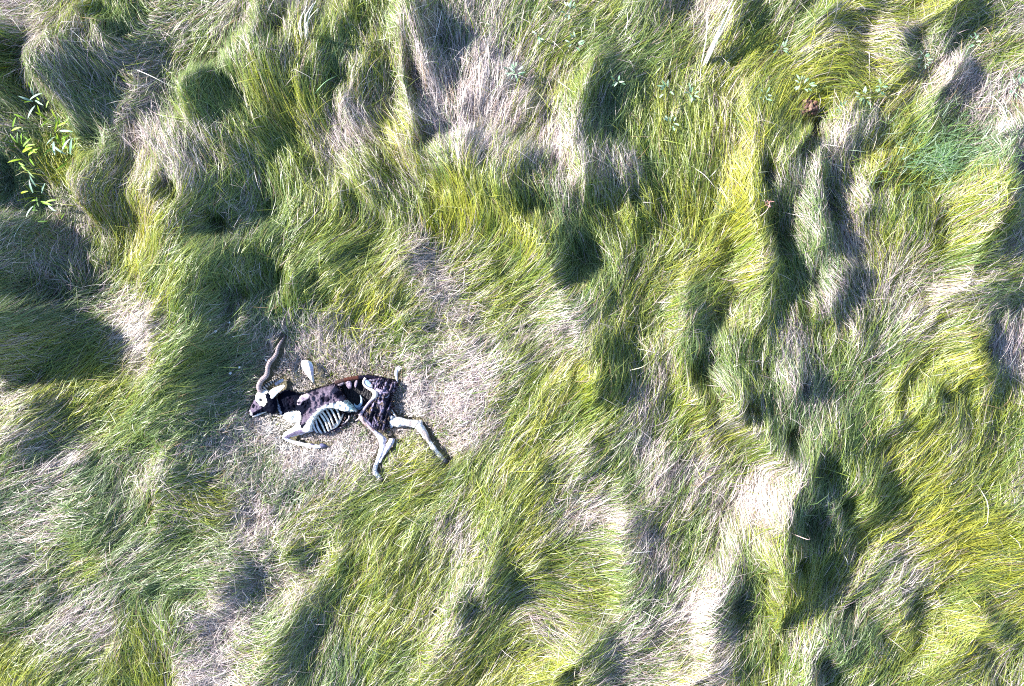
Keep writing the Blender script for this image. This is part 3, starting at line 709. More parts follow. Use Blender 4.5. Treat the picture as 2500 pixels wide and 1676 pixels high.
def hind_col(x, y):
    pr = np.random.default_rng(5)
    C = np.tile(np.array(HIDE), (len(x), 1))
    q = x + .3 * y
    r = ridged(q, y - .3 * x, 34, 150, 3) * .5 + ridged(q, y, 17, 85, 9) * .5
    C[r > .42] = (.075, .06, .11)  # purple highlights painted along the tops of the folds
    C[r > .68] = (.20, .17, .26)
    C[wob(x + 50, y, 13) > .35] = (.006, .005, .012)
    C[(wob(x, y + 80, 12) > .4) & (y < 660)] = (.18, .13, .17)
    C[(wob(x + 10, y + 180, 17) > .5) & (y > 660)] = (.10, .07, .05)
    C[inside([(1390, 840), (1440, 850), (1440, 890), (1400, 900)], x, y)] = (.6, .6, .62)
    return C * np.exp(pr.normal(0, .12, (len(x), 1)))
hind = pillow('dried_hide', HIND, carc, M_HIDE, .04, lambda x, y: .075 - .03 * np.clip((y - 800) / 150, 0, 1), .035, 50, hind_col, extra=hind_extra, step=4, rag=11)
for pts in ([(1150, 855, .075, 6), (1195, 890, .09, 9), (1235, 930, .085, 10), (1275, 965, .05, 6)], [(1300, 690, .115, 6), (1315, 760, .12, 8), (1320, 830, .11, 7), (1310, 900, .08, 4)],
            [(1340, 760, .11, 5), (1375, 800, .10, 7), (1400, 850, .08, 6), (1425, 880, .06, 4)], [(1255, 850, .105, 6), (1280, 900, .095, 8), (1310, 945, .07, 5)],
            [(1400, 780, .085, 4), (1418, 815, .085, 7), (1440, 850, .075, 9), (1452, 880, .06, 10)]):
    tube('sinew', pts, hind, M_HIDE, (.14, .12, .19) if pts[0][0] != 1400 else (.65, .66, .66), seg=7, flat=.6)
tube('dried_gut', [(1125, 668, .05, 4), (1140, 700, .065, 9), (1135, 740, .07, 13), (1110, 765, .065, 14), (1085, 760, .055, 10), (1072, 740, .05, 4)], carc, M_FUR, (.30, .42, .52), seg=8)
tube('dried_gut', [(1085, 775, .05, 8), (1120, 780, .055, 13), (1160, 765, .05, 5)], carc, M_FUR, (.16, .24, .36), seg=8)
pelvis = tube('pelvis', [(1180, 512, .10, 12), (1163, 548, .105, 11), (1178, 582, .11, 11), (1215, 605, .12, 12), (1245, 620, .125, 16), (1272, 650, .13, 24), (1258, 685, .115, 17)], carc, M_BONE,
     lambda t, th: BONE if t > .5 else (.55, .46, .46), seg=10)
pillow('pelvis_wing', [(1168, 525), (1205, 530), (1250, 570), (1248, 600), (1205, 600), (1176, 575)], pelvis, M_BONE, .10, .012, .006, 24, paint((.20, .30, .48), ('spot', ((1230, 575, 16, 10), BONE2))), step=4)
tube('pelvis_wing', [(1210, 535, .105, 12), (1275, 540, .10, 13), (1340, 560, .09, 14), (1400, 585, .08, 12), (1440, 590, .07, 6)], pelvis, M_HIDE, (.20, .17, .24), seg=8, flat=.6)
tube('pelvis_wing', [(1275, 610, .125, 15), (1310, 625, .125, 18), (1350, 635, .12, 15), (1388, 640, .11, 10)], pelvis, M_BONE, (.33, .27, .38), seg=8, flat=.7)
tube('pelvis_wing', [(1282, 665, .12, 12), (1320, 680, .115, 11), (1360, 678, .11, 10), (1385, 655, .11, 8)], pelvis, M_BONE, (.30, .26, .34), seg=8, flat=.7)
tube('thigh_bone', [(1268, 655, .125, 20), (1248, 690, .125, 15), (1215, 725, .12, 12), (1180, 770, .11, 12), (1150, 810, .10, 14), (1132, 838, .09, 18)], carc, M_BONE, lambda t, th: (.26, .21, .27) if t > .2 else BONE, seg=10)

# legs
leg = tube('hind_leg', [(1128, 832, .085, 14), (1150, 868, .085, 26), (1185, 910, .075, 22), (1235, 965, .06, 18), (1285, 1012, .055, 23), (1318, 1050, .055, 31), (1322, 1100, .05, 29),
      (1304, 1170, .045, 23), (1278, 1240, .04, 19), (1256, 1295, .038, 19), (1250, 1330, .036, 24), (1276, 1376, .034, 22), (1298, 1400, .03, 17)], carc, M_FUR,
      lambda t, th: (.40, .32, .34) if t < .27 and math.cos(th * 3 + t * 40) > -.3 else ((.25, .17, .17) if t < .27 else (PALE if (t < .5 and math.cos(th) < -.2) else (.74, .72, .74))), lump=.16, knob=.10, seg=12)
tube('heel', [(1398, 1046, .055, 22), (1400, 1068, .058, 30), (1380, 1105, .055, 26), (1352, 1150, .05, 19), (1322, 1205, .046, 13), (1295, 1260, .042, 9)], leg, M_FUR, (.58, .53, .62), lump=.16, knob=.10, seg=10)
tube('hoof', [(1296, 1390, .036, 22), (1314, 1412, .034, 20), (1332, 1438, .026, 8)], leg, M_HORN, (.04, .035, .06), seg=10)
tube('dewclaw', [(1268, 1330, .04, 10), (1278, 1345, .035, 12), (1286, 1362, .028, 6)], leg, M_HORN, (.07, .06, .10), seg=8)
leg2 = tube('hind_leg', [(1385, 908, .05, 18), (1415, 900, .055, 42), (1460, 898, .06, 45), (1530, 908, .06, 35), (1590, 914, .06, 33), (1632, 924, .06, 38), (1664, 965, .055, 34), (1705, 1032, .05, 27),
      (1750, 1102, .05, 22), (1795, 1167, .048, 21), (1832, 1208, .045, 24), (1862, 1238, .04, 19)], carc, M_FUR, DIRTY, lump=.16, knob=.10, seg=14)
tube('hock', [(1640, 925, .06, 34), (1655, 900, .06, 22), (1662, 884, .058, 11)], leg2, M_FUR, DIRTY, seg=10)
tube('hoof', [(1856, 1230, .046, 23), (1878, 1250, .042, 20), (1896, 1270, .03, 8)], leg2, M_HORN, (.06, .055, .10), seg=10)
for a in ((1395, 930), (1378, 905), (1405, 940)):
    tube('torn_skin', [(1420, 900, .07, 14), (a[0], a[1], .055, 9), (a[0] - 22, a[1] + 8, .04, 2)], leg2, M_FUR, (.72, .72, .74), seg=6, flat=.4)
fore = tube('foreleg', [(690, 920, .085, 62), (640, 945, .075, 58), (580, 968, .065, 47), (525, 993, .06, 38), (482, 1015, .055, 30), (458, 1034, .05, 21), (452, 1046, .045, 12)], carc, M_FUR,
      lambda t, th: (WHITE if (th % (2 * math.pi)) < 1.45 or (th % (2 * math.pi)) > 4.4 else ((.13, .11, .17) if (th % (2 * math.pi)) < 2.75 else PALE)), lump=.16, knob=.10, seg=18, flat=.7)
fore2 = tube('lower_foreleg', [(455, 1036, .05, 16), (478, 1054, .045, 17), (530, 1076, .04, 17), (600, 1096, .036, 18), (670, 1110, .034, 21), (720, 1118, .033, 20), (765, 1120, .032, 16), (790, 1116, .03, 12)], fore, M_FUR,
      lambda t, th: (.45, .45, .62) if t < .2 else DIRTY(t, th), lump=.16, knob=.10, seg=12)
tube('hoof', [(765, 1105, .036, 12), (790, 1108, .034, 18), (812, 1112, .03, 14), (832, 1116, .024, 4)], fore2, M_HORN, (.09, .09, .17), seg=10)
tube('dewclaw', [(690, 1098, .045, 8), (705, 1102, .045, 9), (720, 1098, .04, 4)], fore2, M_HORN, (.12, .11, .2), seg=8)
tail = tube('tail', [(1452, 556, .05, 7), (1447, 520, .06, 9), (1442, 480, .07, 13), (1448, 445, .075, 14), (1462, 420, .08, 8), (1474, 407, .08, 3)], carc, M_FUR, (.72, .70, .72), seg=9)
for a in ((1490, 408), (1482, 430), (1440, 415), (1500, 425)):
    tube('hair_wisp', [(1455, 460, .075, 5), ((1455 + a[0]) / 2, (455 + a[1]) / 2 - 4, .08, 4), (a[0], a[1], .078, 1)], tail, M_FUR, (.72, .70, .72), seg=6)

# matted hair and shreds along the torn edges
Vh = []; Fh = []; Ch = []
def shreds(line, n, zlo, zhi, ln, cols, out_deg=None, wd=2.2):
    P_ = np.array(line, float)
    for k in range(n):
        i = random.randrange(len(P_) - 1); t = random.random()
        p = P_[i] * (1 - t) + P_[i + 1] * t; d = P_[i + 1] - P_[i]
        a = math.atan2(d[1], d[0]) + math.pi / 2 + random.gauss(0, .7)
        L = ln * random.uniform(.4, 1.3); z0 = random.uniform(zlo, zhi); c = np.array(random.choice(cols)) * random.uniform(.7, 1.3)
        b0 = len(Vh)
        for s_ in range(3):
            q = s_ / 2; w_ = wd * (1 - .85 * q) * random.uniform(.7, 1.2)
            cx_, cy_ = p[0] + math.cos(a + .5 * q) * L * (q - .35), p[1] + math.sin(a + .5 * q) * L * (q - .35)
            for sg in (-1, 1):
                wx_, wy_ = Cw(cx_ - sg * w_ * math.sin(a), cy_ + sg * w_ * math.cos(a))
                Vh.append((wx_, wy_, max(.01, z0 + .012 * math.sin(q * 3) - .035 * q + sg * .002))); Ch.append(c)
        Fh.extend([(b0, b0 + 1, b0 + 3, b0 + 2), (b0 + 2, b0 + 3, b0 + 5, b0 + 4)])
DK = [(.006, .005, .012), (.015, .012, .02), (.04, .03, .045)]; WH = [(.6, .58, .56), (.45, .42, .42), (.66, .64, .62)]; BR = [(.10, .06, .05), (.16, .11, .10), (.25, .19, .2)]
shreds([(1200, 505), (1300, 505), (1385, 528), (1452, 548)], 60, .07, .10, 34, DK + BR)
shreds([(1452, 550), (1410, 650), (1398, 700), (1405, 765), (1440, 850)], 90, .05, .10, 40, DK + BR)
shreds([(1130, 835), (1205, 905), (1280, 965), (1330, 985), (1395, 920)], 110, .04, .09, 36, DK + BR)
shreds([(1140, 850), (1190, 912), (1240, 968), (1290, 1015)], 80, .05, .085, 26, BR + [(.45, .40, .42)])
shreds([(1240, 620), (1250, 690), (1190, 760), (1130, 825)], 40, .08, .12, 26, BR + DK)
shreds([(1400, 880), (1420, 930), (1470, 940)], 40, .05, .09, 30, WH)
shreds([(1470, 945), (1600, 950), (1660, 1000), (1740, 1120), (1830, 1230)], 60, .03, .06, 16, WH)
shreds([(720, 930), (760, 850), (830, 783), (930, 778), (1010, 806), (1110, 808)], 90, .10, .15, 18, WH + BR)
shreds([(940, 552), (985, 660), (1040, 735), (1110, 805)], 60, .10, .16, 26, DK + BR + [(.3, .26, .32)])
shreds([(600, 965), (590, 912), (500, 910), (440, 840)], 50, .03, .06, 20, WH)
shreds([(480, 612), (620, 672), (700, 615), (850, 577), (940, 550)], 80, .05, .10, 18, DK)
shreds([(405, 825), (350, 828), (270, 815)], 20, .03, .05, 14, WH + DK)
shreds([(700, 985), (830, 992), (960, 942), (1010, 915)], 50, .03, .05, 20, DK + BR)
shreds([(820, 800), (880, 900), (900, 975)], 30, .06, .11, 30, BR + DK, wd=3)
shreds([(960, 800), (1000, 850), (960, 930)], 36, .05, .10, 26, BR + DK)
hair = link('torn_hair', mesh_np('torn_hair', np.array(Vh), Fh, np.array(Ch)), carc, M_FUR)
hair['kind'] = 'stuff'
# loose shoulder blade
sc_x, sc_y = Cw(668, 450)
scap = pillow('shoulder_blade', [(610, 378), (640, 352), (692, 360), (715, 388), (722, 430), (716, 500), (724, 545), (712, 562), (690, 530), (652, 478), (622, 430)], None, M_BONE,
     lambda x, y: .10 - .00022 * (y - 352), .008, .004, 16,
     paint((.80, .79, .76), ([(700, 385), (722, 420), (716, 500), (702, 480), (694, 420)], (.60, .54, .66)), ('line', ([(615, 425), (650, 405)], 4, (.45, .48, .6)))), step=4,
     extra=lambda x, y, d: .022 * np.exp(-(edge_dist([(680, 368), (695, 430), (712, 548)], x, y, False)[0] / 6) ** 2))
tag(scap, 'bleached triangular shoulder blade bone loose on the dry grass above the neck of the carcass', 'bone')

# ------------------------------------------------------------------ grass
# places grass must not cover
def world_poly(poly): return [Cw(*p) for p in poly]
mask = np.zeros((ny, nx), bool)
def mask_poly(poly):
    global mask
    wp = world_poly(poly); mask |= inside(wp, XX, YY)
def mask_line(pts, r):
    global mask
    wp = [Cw(p[0], p[1]) for p in pts]; mask |= edge_dist(wp, XX, YY, False)[0] < r * U
for p in (BODY, HEAD, RIBC, HIND): mask_poly(p)
mask_poly([(930, 552), (1000, 526), (1190, 500), (1260, 700), (1130, 850), (1000, 800)])
mask_line([(275, 615), (290, 530), (345, 430), (400, 330), (440, 220), (470, 150)], 30)
mask_line([(330, 640), (400, 610), (490, 570)], 32); mask_line([(280, 600), (360, 545), (450, 530)], 26)
mask_line([(1128, 832), (1330, 1050), (1330, 1100), (1255, 1300), (1310, 1420)], 34); mask_line([(1398, 1050), (1330, 1200)], 30)
mask_line([(1400, 900), (1650, 915), (1720, 1050), (1880, 1255)], 42)
mask_line([(690, 940), (455, 1036)], 50); mask_line([(455, 1040), (600, 1098), (830, 1116)], 26)
mask_line([(1450, 540), (1445, 470), (1470, 415)], 16); mask_line([(660, 390), (712, 550)], 36)
mask_line([(170, 850), (320, 806)], 14)
maskf = mask.astype(float)
soft = blur(maskf, 6)                      # halo of trampled short grass round the carcass
bare = np.zeros((ny, nx))
for px, py, r in ((1990, 318, 22), (2405, 872, 18), (1972, 266, 20)):
    x, y = P(px, py); bare = np.maximum(bare, np.exp(-((XX - x) ** 2 + (YY - y) ** 2) / (r / S) ** 2))

PAL = {'green': (.12, .20, .012), 'yellow': (.36, .36, .012), 'deep': (.03, .08, .02), 'blue': (.08, .16, .075),
       'straw': (.42, .36, .335), 'pale': (.54, .48, .46), 'pink': (.36, .275, .31), 'brown': (.24, .16, .09)}
PAL = {k: np.array(v) for k, v in PAL.items()}

def lie(x, y):
    return sample(VX, x, y), sample(VY, x, y)

def make_blades(n, which, nseg=3):
    x = rng.uniform(GX0 + .25, GX1 - .25, n); y = rng.uniform(GY0 + .25, GY1 - .25, n)
    dry = sample(DRY, x, y) + .09 * sample(STREAK, x, y) + .08 * sample(STREAK2, x, y) + .18 * sample(bed, x, y)
    prob = np.clip((dry - .5) * 1.5 + .46, .03, .99)
    prob = prob if which == 'dry' else 1 - prob
    keep = (rng.random(n) < prob)
    keep &= ((np.abs(x) < 5.1) & (np.abs(y) < 3.55)) | (rng.random(n) < .45)
    keep &= rng.random(n) < .62 + .38 * np.maximum(sample(TANG, x, y), sample(bed, x, y))
    tang = sample(TANG, x, y); so = sample(soft, x, y)
    keep &= (sample(maskf, x, y) < .3) & (sample(bare, x, y) < rng.uniform(.25, .7, n))
    x, y, tang, so, dry = x[keep], y[keep], tang[keep], so[keep], dry[keep]
    n = len(x)
    tang = np.clip(np.maximum(tang, so * 3), 0, 1)
    tang = np.maximum(tang, .75 * sample(bed, x, y) * (dry > .45))
    bedv = sample(bed, x, y)
    yel = sample(YEL, x, y) + .12 * rng.standard_normal(n) + .10 * sample(STREAK2, x, y)
    L = rng.uniform(.26, .50, n) * (1 - .62 * tang) * (1 - .35 * bedv) * (1 - .55 * np.clip(so * 4, 0, 1))
    if which == 'dry': L *= rng.uniform(.6, 1.0, n)
    stray = rng.random(n) < .08
    th0 = rng.standard_normal(n) * (.19 + .9 * tang ** 1.5) + np.where(stray, rng.standard_normal(n) * .8, 0)
    bend = rng.standard_normal(n) * (.12 + .6 * tang)
    lay = rng.random(n) ** 1.6
    thick = (.13 - .085 * tang) * (1 - .6 * bedv)
    off = thick * lay + .004
    lift = L * rng.uniform(.02, .16, n) * (1 - .3 * tang) + np.where(stray, rng.uniform(0, .07, n), 0)
    W = rng.uniform(.0026, .0054, n) * (1.0 if which == 'green' else .85)
    # walk each blade along the lie of the grass
    steps = nseg + 1
    pts = np.zeros((n, steps, 3)); nrm = np.zeros((n, steps, 3))
    cx, cy = x.copy(), y.copy()
    zprev = None
    for k in range(steps):
        t = k / nseg
        h = sample(H, cx, cy)
        z = h + off * min(1, .35 + 1.3 * t) + lift * math.sin(math.pi * min(1, t * .95 + .05))
        if zprev is not None:                      # stiff blades carry on over a crest before they droop
            z = np.maximum(z, zprev - L / nseg * (.12 + .30 * t))
        hx, hy = sample(HX, cx, cy), sample(HY, cx, cy)
        pts[:, k] = np.stack([cx, cy, z], 1)
        N = np.stack([-hx, -hy, np.ones(n)], 1)
        nrm[:, k] = N
        zprev = z
        a, b_ = lie(cx, cy)
        if k == 0: a0, b0 = a, b_
        th = np.arctan2(.5 * b_ + .5 * b0, .5 * a + .5 * a0) + th0 + bend * (t - .3)
        slope = np.sqrt(1 + np.minimum(3, (hx * np.cos(th) + hy * np.sin(th)) ** 2))
        st_ = L / nseg / slope
        cx = cx + st_ * np.cos(th); cy = cy + st_ * np.sin(th)
    ok = np.ones(n, bool)
    for k in range(1, steps):
        mk = sample(maskf, pts[:, k, 0], pts[:, k, 1])
        ok &= (sample(bare, pts[:, k, 0], pts[:, k, 1]) < .55) | (rng.random(n) < .12)
        ok &= (mk < .4) | (pts[:, k, 2] < .03) | ((k == steps - 1) & (rng.random(n) < .5) & (pts[:, k, 2] < .16)) | ((k == steps - 2) & (rng.random(n) < .12))
    pts, nrm, W, yel, dry, L, tang = pts[ok], nrm[ok], W[ok], yel[ok], dry[ok], L[ok], tang[ok]
    n = len(pts)
    T = np.gradient(pts, axis=1)
    rollv = rng.standard_normal((n, 1, 3)) * .55
    rollv[..., 2] = 0
    N = nrm + rollv
    side = np.cross(T, N); side /= np.linalg.norm(side, axis=2, keepdims=True) + 1e-9
    prof = np.array([.75, 1.0, .95, .7, .0]) if nseg == 4 else np.array([.8, 1., .75, 0.])
    wv = side * (W[:, None] * .5 * prof[None, :])[..., None]
    Lf, Rt = pts - wv, pts + wv
    nv = 2 * nseg + 1
    V = np.zeros((n, nv, 3), np.float32)
    V[:, 0:2 * nseg:2] = Lf[:, :nseg]; V[:, 1:2 * nseg:2] = Rt[:, :nseg]; V[:, nv - 1] = pts[:, nseg]
    base = (np.arange(n) * nv)[:, None]
    loops = []
    per = []
    for k in range(nseg - 1):
        per += [2 * k, 2 * k + 1, 2 * k + 3, 2 * k + 2]
    per += [2 * nseg - 2, 2 * nseg - 1, 2 * nseg]
    loops = (base + np.array(per)[None, :]).astype(np.int32)
    lt = np.array([4] * (nseg - 1) + [3], np.int32)
    lt_all = np.tile(lt, n); ls_all = np.concatenate([[0], np.cumsum(lt_all)[:-1]]).astype(np.int32)
    # colour of each blade, drying towards the tip
    r1 = rng.random((n, 1)); br = np.exp(.22 * rng.standard_normal((n, 1)))
    yy = np.clip(yel, 0, 1.2)[:, None]
    if which == 'green':
        c = np.where(yy > .5, PAL['green'] + (PAL['yellow'] - PAL['green']) * np.clip((yy - .45) * 1.6, 0, 1.1),
                     PAL['blue'] + (PAL['green'] - PAL['blue']) * np.clip(yy * 2, 0, 1))
        c = np.where(r1 < .12, PAL['deep'], c)
        c = np.where(r1 > .95, PAL['brown'], c)
        tip = c * .72 + np.array([.56, .54, .36]) * .36
    else:
        c = np.where(r1 < .38, PAL['pale'], PAL['straw'])
        c = np.where((r1 > .72), PAL['pink'], c)
        c = np.where((r1 > .93), PAL['brown'], c)
        c = c * (1 - .3 * np.clip(yy - .5, 0, 1)) + np.array([.45, .40, .12]) * .3 * np.clip(yy - .5, 0, 1)
        whiten = np.clip((dry[:, None] - .85) * 2.2, 0, 1)  # driest straw goes near white, painting in sun glint on bent blades
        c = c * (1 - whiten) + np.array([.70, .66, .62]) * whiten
        tip = c * 1.1
    c = c * br; tip = tip * br
    tt = np.repeat(np.linspace(0, 1, nseg + 1), 2)[:nv] ** 2
    Cc = np.ones((n, nv, 4), np.float32)
    Cc[..., :3] = np.clip(c[:, None, :] * (1 - tt[None, :, None]) + tip[:, None, :] * tt[None, :, None], 0, .85)
    me = bpy.data.meshes.new(which)
    me.vertices.add(n * nv); me.vertices.foreach_set('co', V.ravel())
    me.loops.add(loops.size); me.loops.foreach_set('vertex_index', loops.ravel())
    me.polygons.add(len(lt_all)); me.polygons.foreach_set('loop_start', ls_all); me.polygons.foreach_set('loop_total', lt_all)
    at = me.color_attributes.new('tint', 'FLOAT_COLOR', 'POINT'); at.data.foreach_set('color', Cc.ravel())
    me.update(calc_edges=True)
    return me

def grass_mat(name, trans, gloss, rough):
    m = bpy.data.materials.new(name); m.use_nodes = True; nt = m.node_tree; nt.nodes.clear()
    out = nt.nodes.new('ShaderNodeOutputMaterial'); at = nt.nodes.new('ShaderNodeAttribute'); at.attribute_name = 'tint'
    d = nt.nodes.new('ShaderNodeBsdfDiffuse'); t = nt.nodes.new('ShaderNodeBsdfTranslucent'); g = nt.nodes.new('ShaderNodeBsdfGlossy')
    g.inputs['Roughness'].default_value = rough; g.inputs['Color'].default_value = (.9, .9, .9, 1)
    m1 = nt.nodes.new('ShaderNodeMixShader'); m1.inputs[0].default_value = trans
    m2 = nt.nodes.new('ShaderNodeMixShader'); m2.inputs[0].default_value = gloss
    nt.links.new(at.outputs['Color'], d.inputs[0]); nt.links.new(at.outputs['Color'], t.inputs[0])
    nt.links.new(d.outputs[0], m1.inputs[1]); nt.links.new(t.outputs[0], m1.inputs[2])
    nt.links.new(m1.outputs[0], m2.inputs[1]); nt.links.new(g.outputs[0], m2.inputs[2])
    nt.links.new(m2.outputs[0], out.inputs[0])
    return m
N_SEED = 1000000
g1 = link('grass', make_blades(N_SEED, 'green'), None, grass_mat('green_blades', .35, .035, .38))
tag(g1, 'long green grass combed into waves by the wind', kind='stuff')
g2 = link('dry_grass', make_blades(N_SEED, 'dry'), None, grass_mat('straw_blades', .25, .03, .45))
tag(g2, 'bleached straw coloured dry grass lying among the green', kind='stuff')


# ------------------------------------------------------------------ plants, dung and stray bits in the grass
def top_of_grass(x, y):
    return float(sample(H, np.array([x]), np.array([y]))[0])

def leaf_mesh(name, L, W, colr, droop=.3, fold=.25, seg=4):
    V = []; F = []
    for k in range(seg + 1):
        t = k / seg; w = W * .5 * math.sin(math.pi * min(.98, .12 + .86 * t)) ** .8
        x = L * t; z = L * (.5 * t - droop * t * t)
        V += [(x, -w, z + w * fold), (x, 0, z), (x, w, z + w * fold)]
    for k in range(seg):
        a = 3 * k
        F += [(a, a + 3, a + 4, a + 1), (a + 1, a + 4, a + 5, a + 2)]
    C = np.array([colr] * len(V)) * np.repeat(np.linspace(.85, 1.15, seg + 1), 3)[:, None]
    return mesh_np(name, np.array(V), F, C, smooth=True)

HL = [leaf_mesh('leaf', .045, .014, c, .35) for c in ((.28, .42, .26), (.40, .52, .40), (.18, .33, .20))]
def herb(px, py, n, r, label):
    x, y = P(px, py); z = top_of_grass(x, y) + .12
    x, y = P_at(px, py, z + .03)
    root = empty('leafy_herb', (x, y, z), label, 'herb', 'grey green leafy herbs poking out of the grass')
    st_me = tube_mesh('stem', [(0, 0, -.17, .003), (.004, .003, 0, .0025), (.0, .006, .05, .0015)], (.2, .3, .12), sub=3, seg=5, world=True)
    link('stem', st_me, root, M_LEAF)
    for k in range(n):
        o = link('leaf', random.choice(HL), root, M_LEAF)
        a = random.uniform(0, 6.28); rr = r * random.random() ** .6
        o.location = (rr * math.cos(a), rr * math.sin(a), .015 + .045 * random.random() * (1 - rr / (r + .01)) + .02)
        o.rotation_euler = (random.uniform(-.4, .4), random.uniform(-.5, .25), a + random.uniform(-.6, .6))
        sc = random.uniform(.75, 1.25); o.scale = (sc, sc, sc)
HERBS = [
 (1257, 178, 24, .075, 'largest grey green leafy herb, a round rosette among straw near the top middle'),
 (1390, 26, 11, .055, 'grey green herb at the top edge left of the row of pale dead stalks'),
 (1404, 104, 10, .055, 'grey green herb between brownish flattened grass near the top, below another herb at the edge'),
 (1315, 88, 7, .045, 'small sparse herb just above and right of the largest round herb'),
 (1627, 219, 12, .055, 'grey green herb standing left of the foot of the pale dead stalk bunch'),
 (1636, 303, 11, .05, 'grey green herb on vivid green grass, second below the dead stalk bunch'),
 (1509, 202, 7, .045, 'small herb at the upper edge of a dark hollow right of a straw crest'),
 (1908, 120, 9, .05, 'star shaped pale herb right of the yellow green mound by the dead stalks'),
 (1962, 208, 15, .065, 'loose grey green herb directly above the reddish dung heap'),
 (2106, 240, 14, .06, 'pale leafy herb right of the reddish dung heap'),
 (2148, 214, 10, .05, 'pale herb beside a grey straw tuft, upper right of the dung heap'),
 (2058, 268, 8, .045, 'small curled herb between the dung heap and the dark soil hollow'),
 (1683, 231, 11, .055, 'bright pale herb at the foot of the dead stalk bunch'),
 (2249, 146, 13, .065, 'leafy herb below the dark purple gap near the top right corner'),
 (2378, 104, 9, .05, 'small herb in straw close to the top right corner'),
 (2486, 214, 20, .08, 'big pale leafy herb cut by the right edge of the field'),
 (1866, 236, 7, .04, 'tiny herb on brown grass left of the reddish dung heap'),
]
for h_ in HERBS: herb(*h_)

# broad leaved reeds on the left
RL = [leaf_mesh('leaf', .13, .020, c, .3, .2, 5) for c in ((.30, .44, .02), (.20, .36, .03), (.36, .50, .42), (.26, .42, .30), (.07, .16, .02))]
def reed(px, py, spots, label):
    x, y = P(px, py); x, y = P_at(px, py, top_of_grass(x, y) + .1); z0 = top_of_grass(x, y)
    spots = spots + [(px + random.gauss(0, 26), py + random.gauss(0, 34), random.uniform(0, 360), random.uniform(.45, .8), random.choice((0, 1, 1, 4, 4))) for _ in range(len(spots))]
    root = empty('reed_plant', (x, y, z0), label, 'reed', 'broad leaved reeds in the grass on the left')
    for k in range(3):
        a = random.uniform(0, 6.28)
        link('stem', tube_mesh('stem', [(0, 0, -.1, .005), (.03 * math.cos(a), .03 * math.sin(a), .15, .004), (.09 * math.cos(a), .09 * math.sin(a) , .30, .002)], (.18, .26, .03), sub=3, seg=6, world=True), root, M_LEAF)
    for (sx, sy, dg, ln, ci) in spots:
        wx, wy = P(sx, sy); wx, wy = P_at(sx, sy, top_of_grass(wx, wy) + .28)
        o = link('leaf', RL[ci], root, M_LEAF)
        o.location = (wx - x, wy - y, max(.20, top_of_grass(wx, wy) - z0 + .20) + random.uniform(0, .08)); ln *= 1.15
        o.rotation_euler = (random.uniform(-.4, .4), random.uniform(-.4, .1), math.radians(dg)); o.scale = (ln, ln * 1.0, ln)
reed(140, 330, [(135, 305, 20, .8, 0), (128, 320, 70, .7, 0), (140, 312, 95, .7, 1), (125, 330, 250, .8, 2), (128, 345, 285, 1.0, 2), (150, 368, 40, 1.0, 2), (148, 372, 140, 1.0, 2), (142, 350, 100, .7, 0),
   (150, 322, -5, .9, 3), (105, 285, 150, .7, 0), (95, 280, 100, .6, 0), (110, 262, 60, .6, 1), (155, 300, 30, .7, 1), (120, 232, 75, .6, 1), (136, 290, 110, .6, 0), (193, 385, 80, .9, 3), (160, 335, 280, .8, 1)],
   'tall reed with glossy broad leaves above the dark shade at the left')
reed(45, 355, [(30, 362, 10, 1.1, 0), (40, 368, 25, 1.0, 0), (50, 355, 0, .9, 1), (10, 312, 10, .8, 0), (5, 300, 60, .7, 1), (15, 375, 200, .8, 0), (60, 360, -20, .9, 0), (20, 340, 120, .6, 1), (35, 345, 70, .7, 1)],
   'low yellow green reed at the left edge beside the tall glossy reed')
reed(62, 238, [(50, 232, 20, .9, 2), (60, 246, 250, .9, 2), (70, 228, 110, .7, 3), (35, 225, 160, .8, 2), (75, 240, -30, .8, 3)],
   'pale blue green reed above the two other reeds at the left')
reed(82, 478, [(75, 470, 100, .8, 3), (90, 490, -20, 1.0, 1), (105, 492, 5, .8, 1), (70, 500, 250, .8, 2), (95, 470, 60, .7, 3), (115, 500, -30, .8, 2), (85, 455, 110, .7, 3)],
   'lowest of the reeds at the left, with pale leaves in shade')


# feathery plant
def feathery(px, py, rx, ry, n, label):
    x0, y0 = P(px, py); z0 = top_of_grass(x0, y0) + .03
    root = empty('feathery_plant', (x0, y0, z0), label, 'plant')
    r_ = np.random.default_rng(33)
    Vv = []; Ff = []; Cc = []
    for k in range(n):
        a = r_.uniform(0, 6.28); q = abs(r_.normal(0, .48))
        bx, by = rx / S * q * math.cos(a), ry / S * q * math.sin(a)
        bz = top_of_grass(x0 + bx, y0 + by) - z0 + r_.uniform(.03, .15)
        th = math.radians(25) + r_.normal(0, .75); L = r_.uniform(.10, .24); wd = r_.uniform(.0016, .003)
        col = np.array(((.10, .20, .09), (.17, .29, .14), (.34, .44, .32), (.16, .27, .06))[r_.integers(4)])
        b0 = len(Vv)
        for s_ in range(4):
            t = s_ / 3; th2 = th + .5 * t * r_.normal(0, .5)
            cxx, cyy, czz = bx + L * t * math.cos(th2), by + L * t * math.sin(th2), bz + .08 * L * math.sin(t * 3) + .03 * t
            w_ = wd * (1 - .8 * t)
            Vv += [(cxx - w_ * math.sin(th2), cyy + w_ * math.cos(th2), czz), (cxx + w_ * math.sin(th2), cyy - w_ * math.cos(th2), czz + w_ * .6)]
            Cc += [col, col]
        for s_ in range(3):
            c_ = b0 + 2 * s_
            Ff.append((c_, c_ + 1, c_ + 3, c_ + 2))
    link('fronds', mesh_np('fronds', np.array(Vv), Ff, np.array(Cc)), root, M_LEAF)
    for k in range(4):
        a = .4 + k * 1.5
        link('stem', tube_mesh('stem', [(0, 0, -.06, .004), (.12 * math.cos(a), .12 * math.sin(a), .07, .003), (.34 * math.cos(a), .2 * math.sin(a), .12, .0015)], (.16, .28, .16), sub=4, seg=5, world=True), root, M_LEAF)
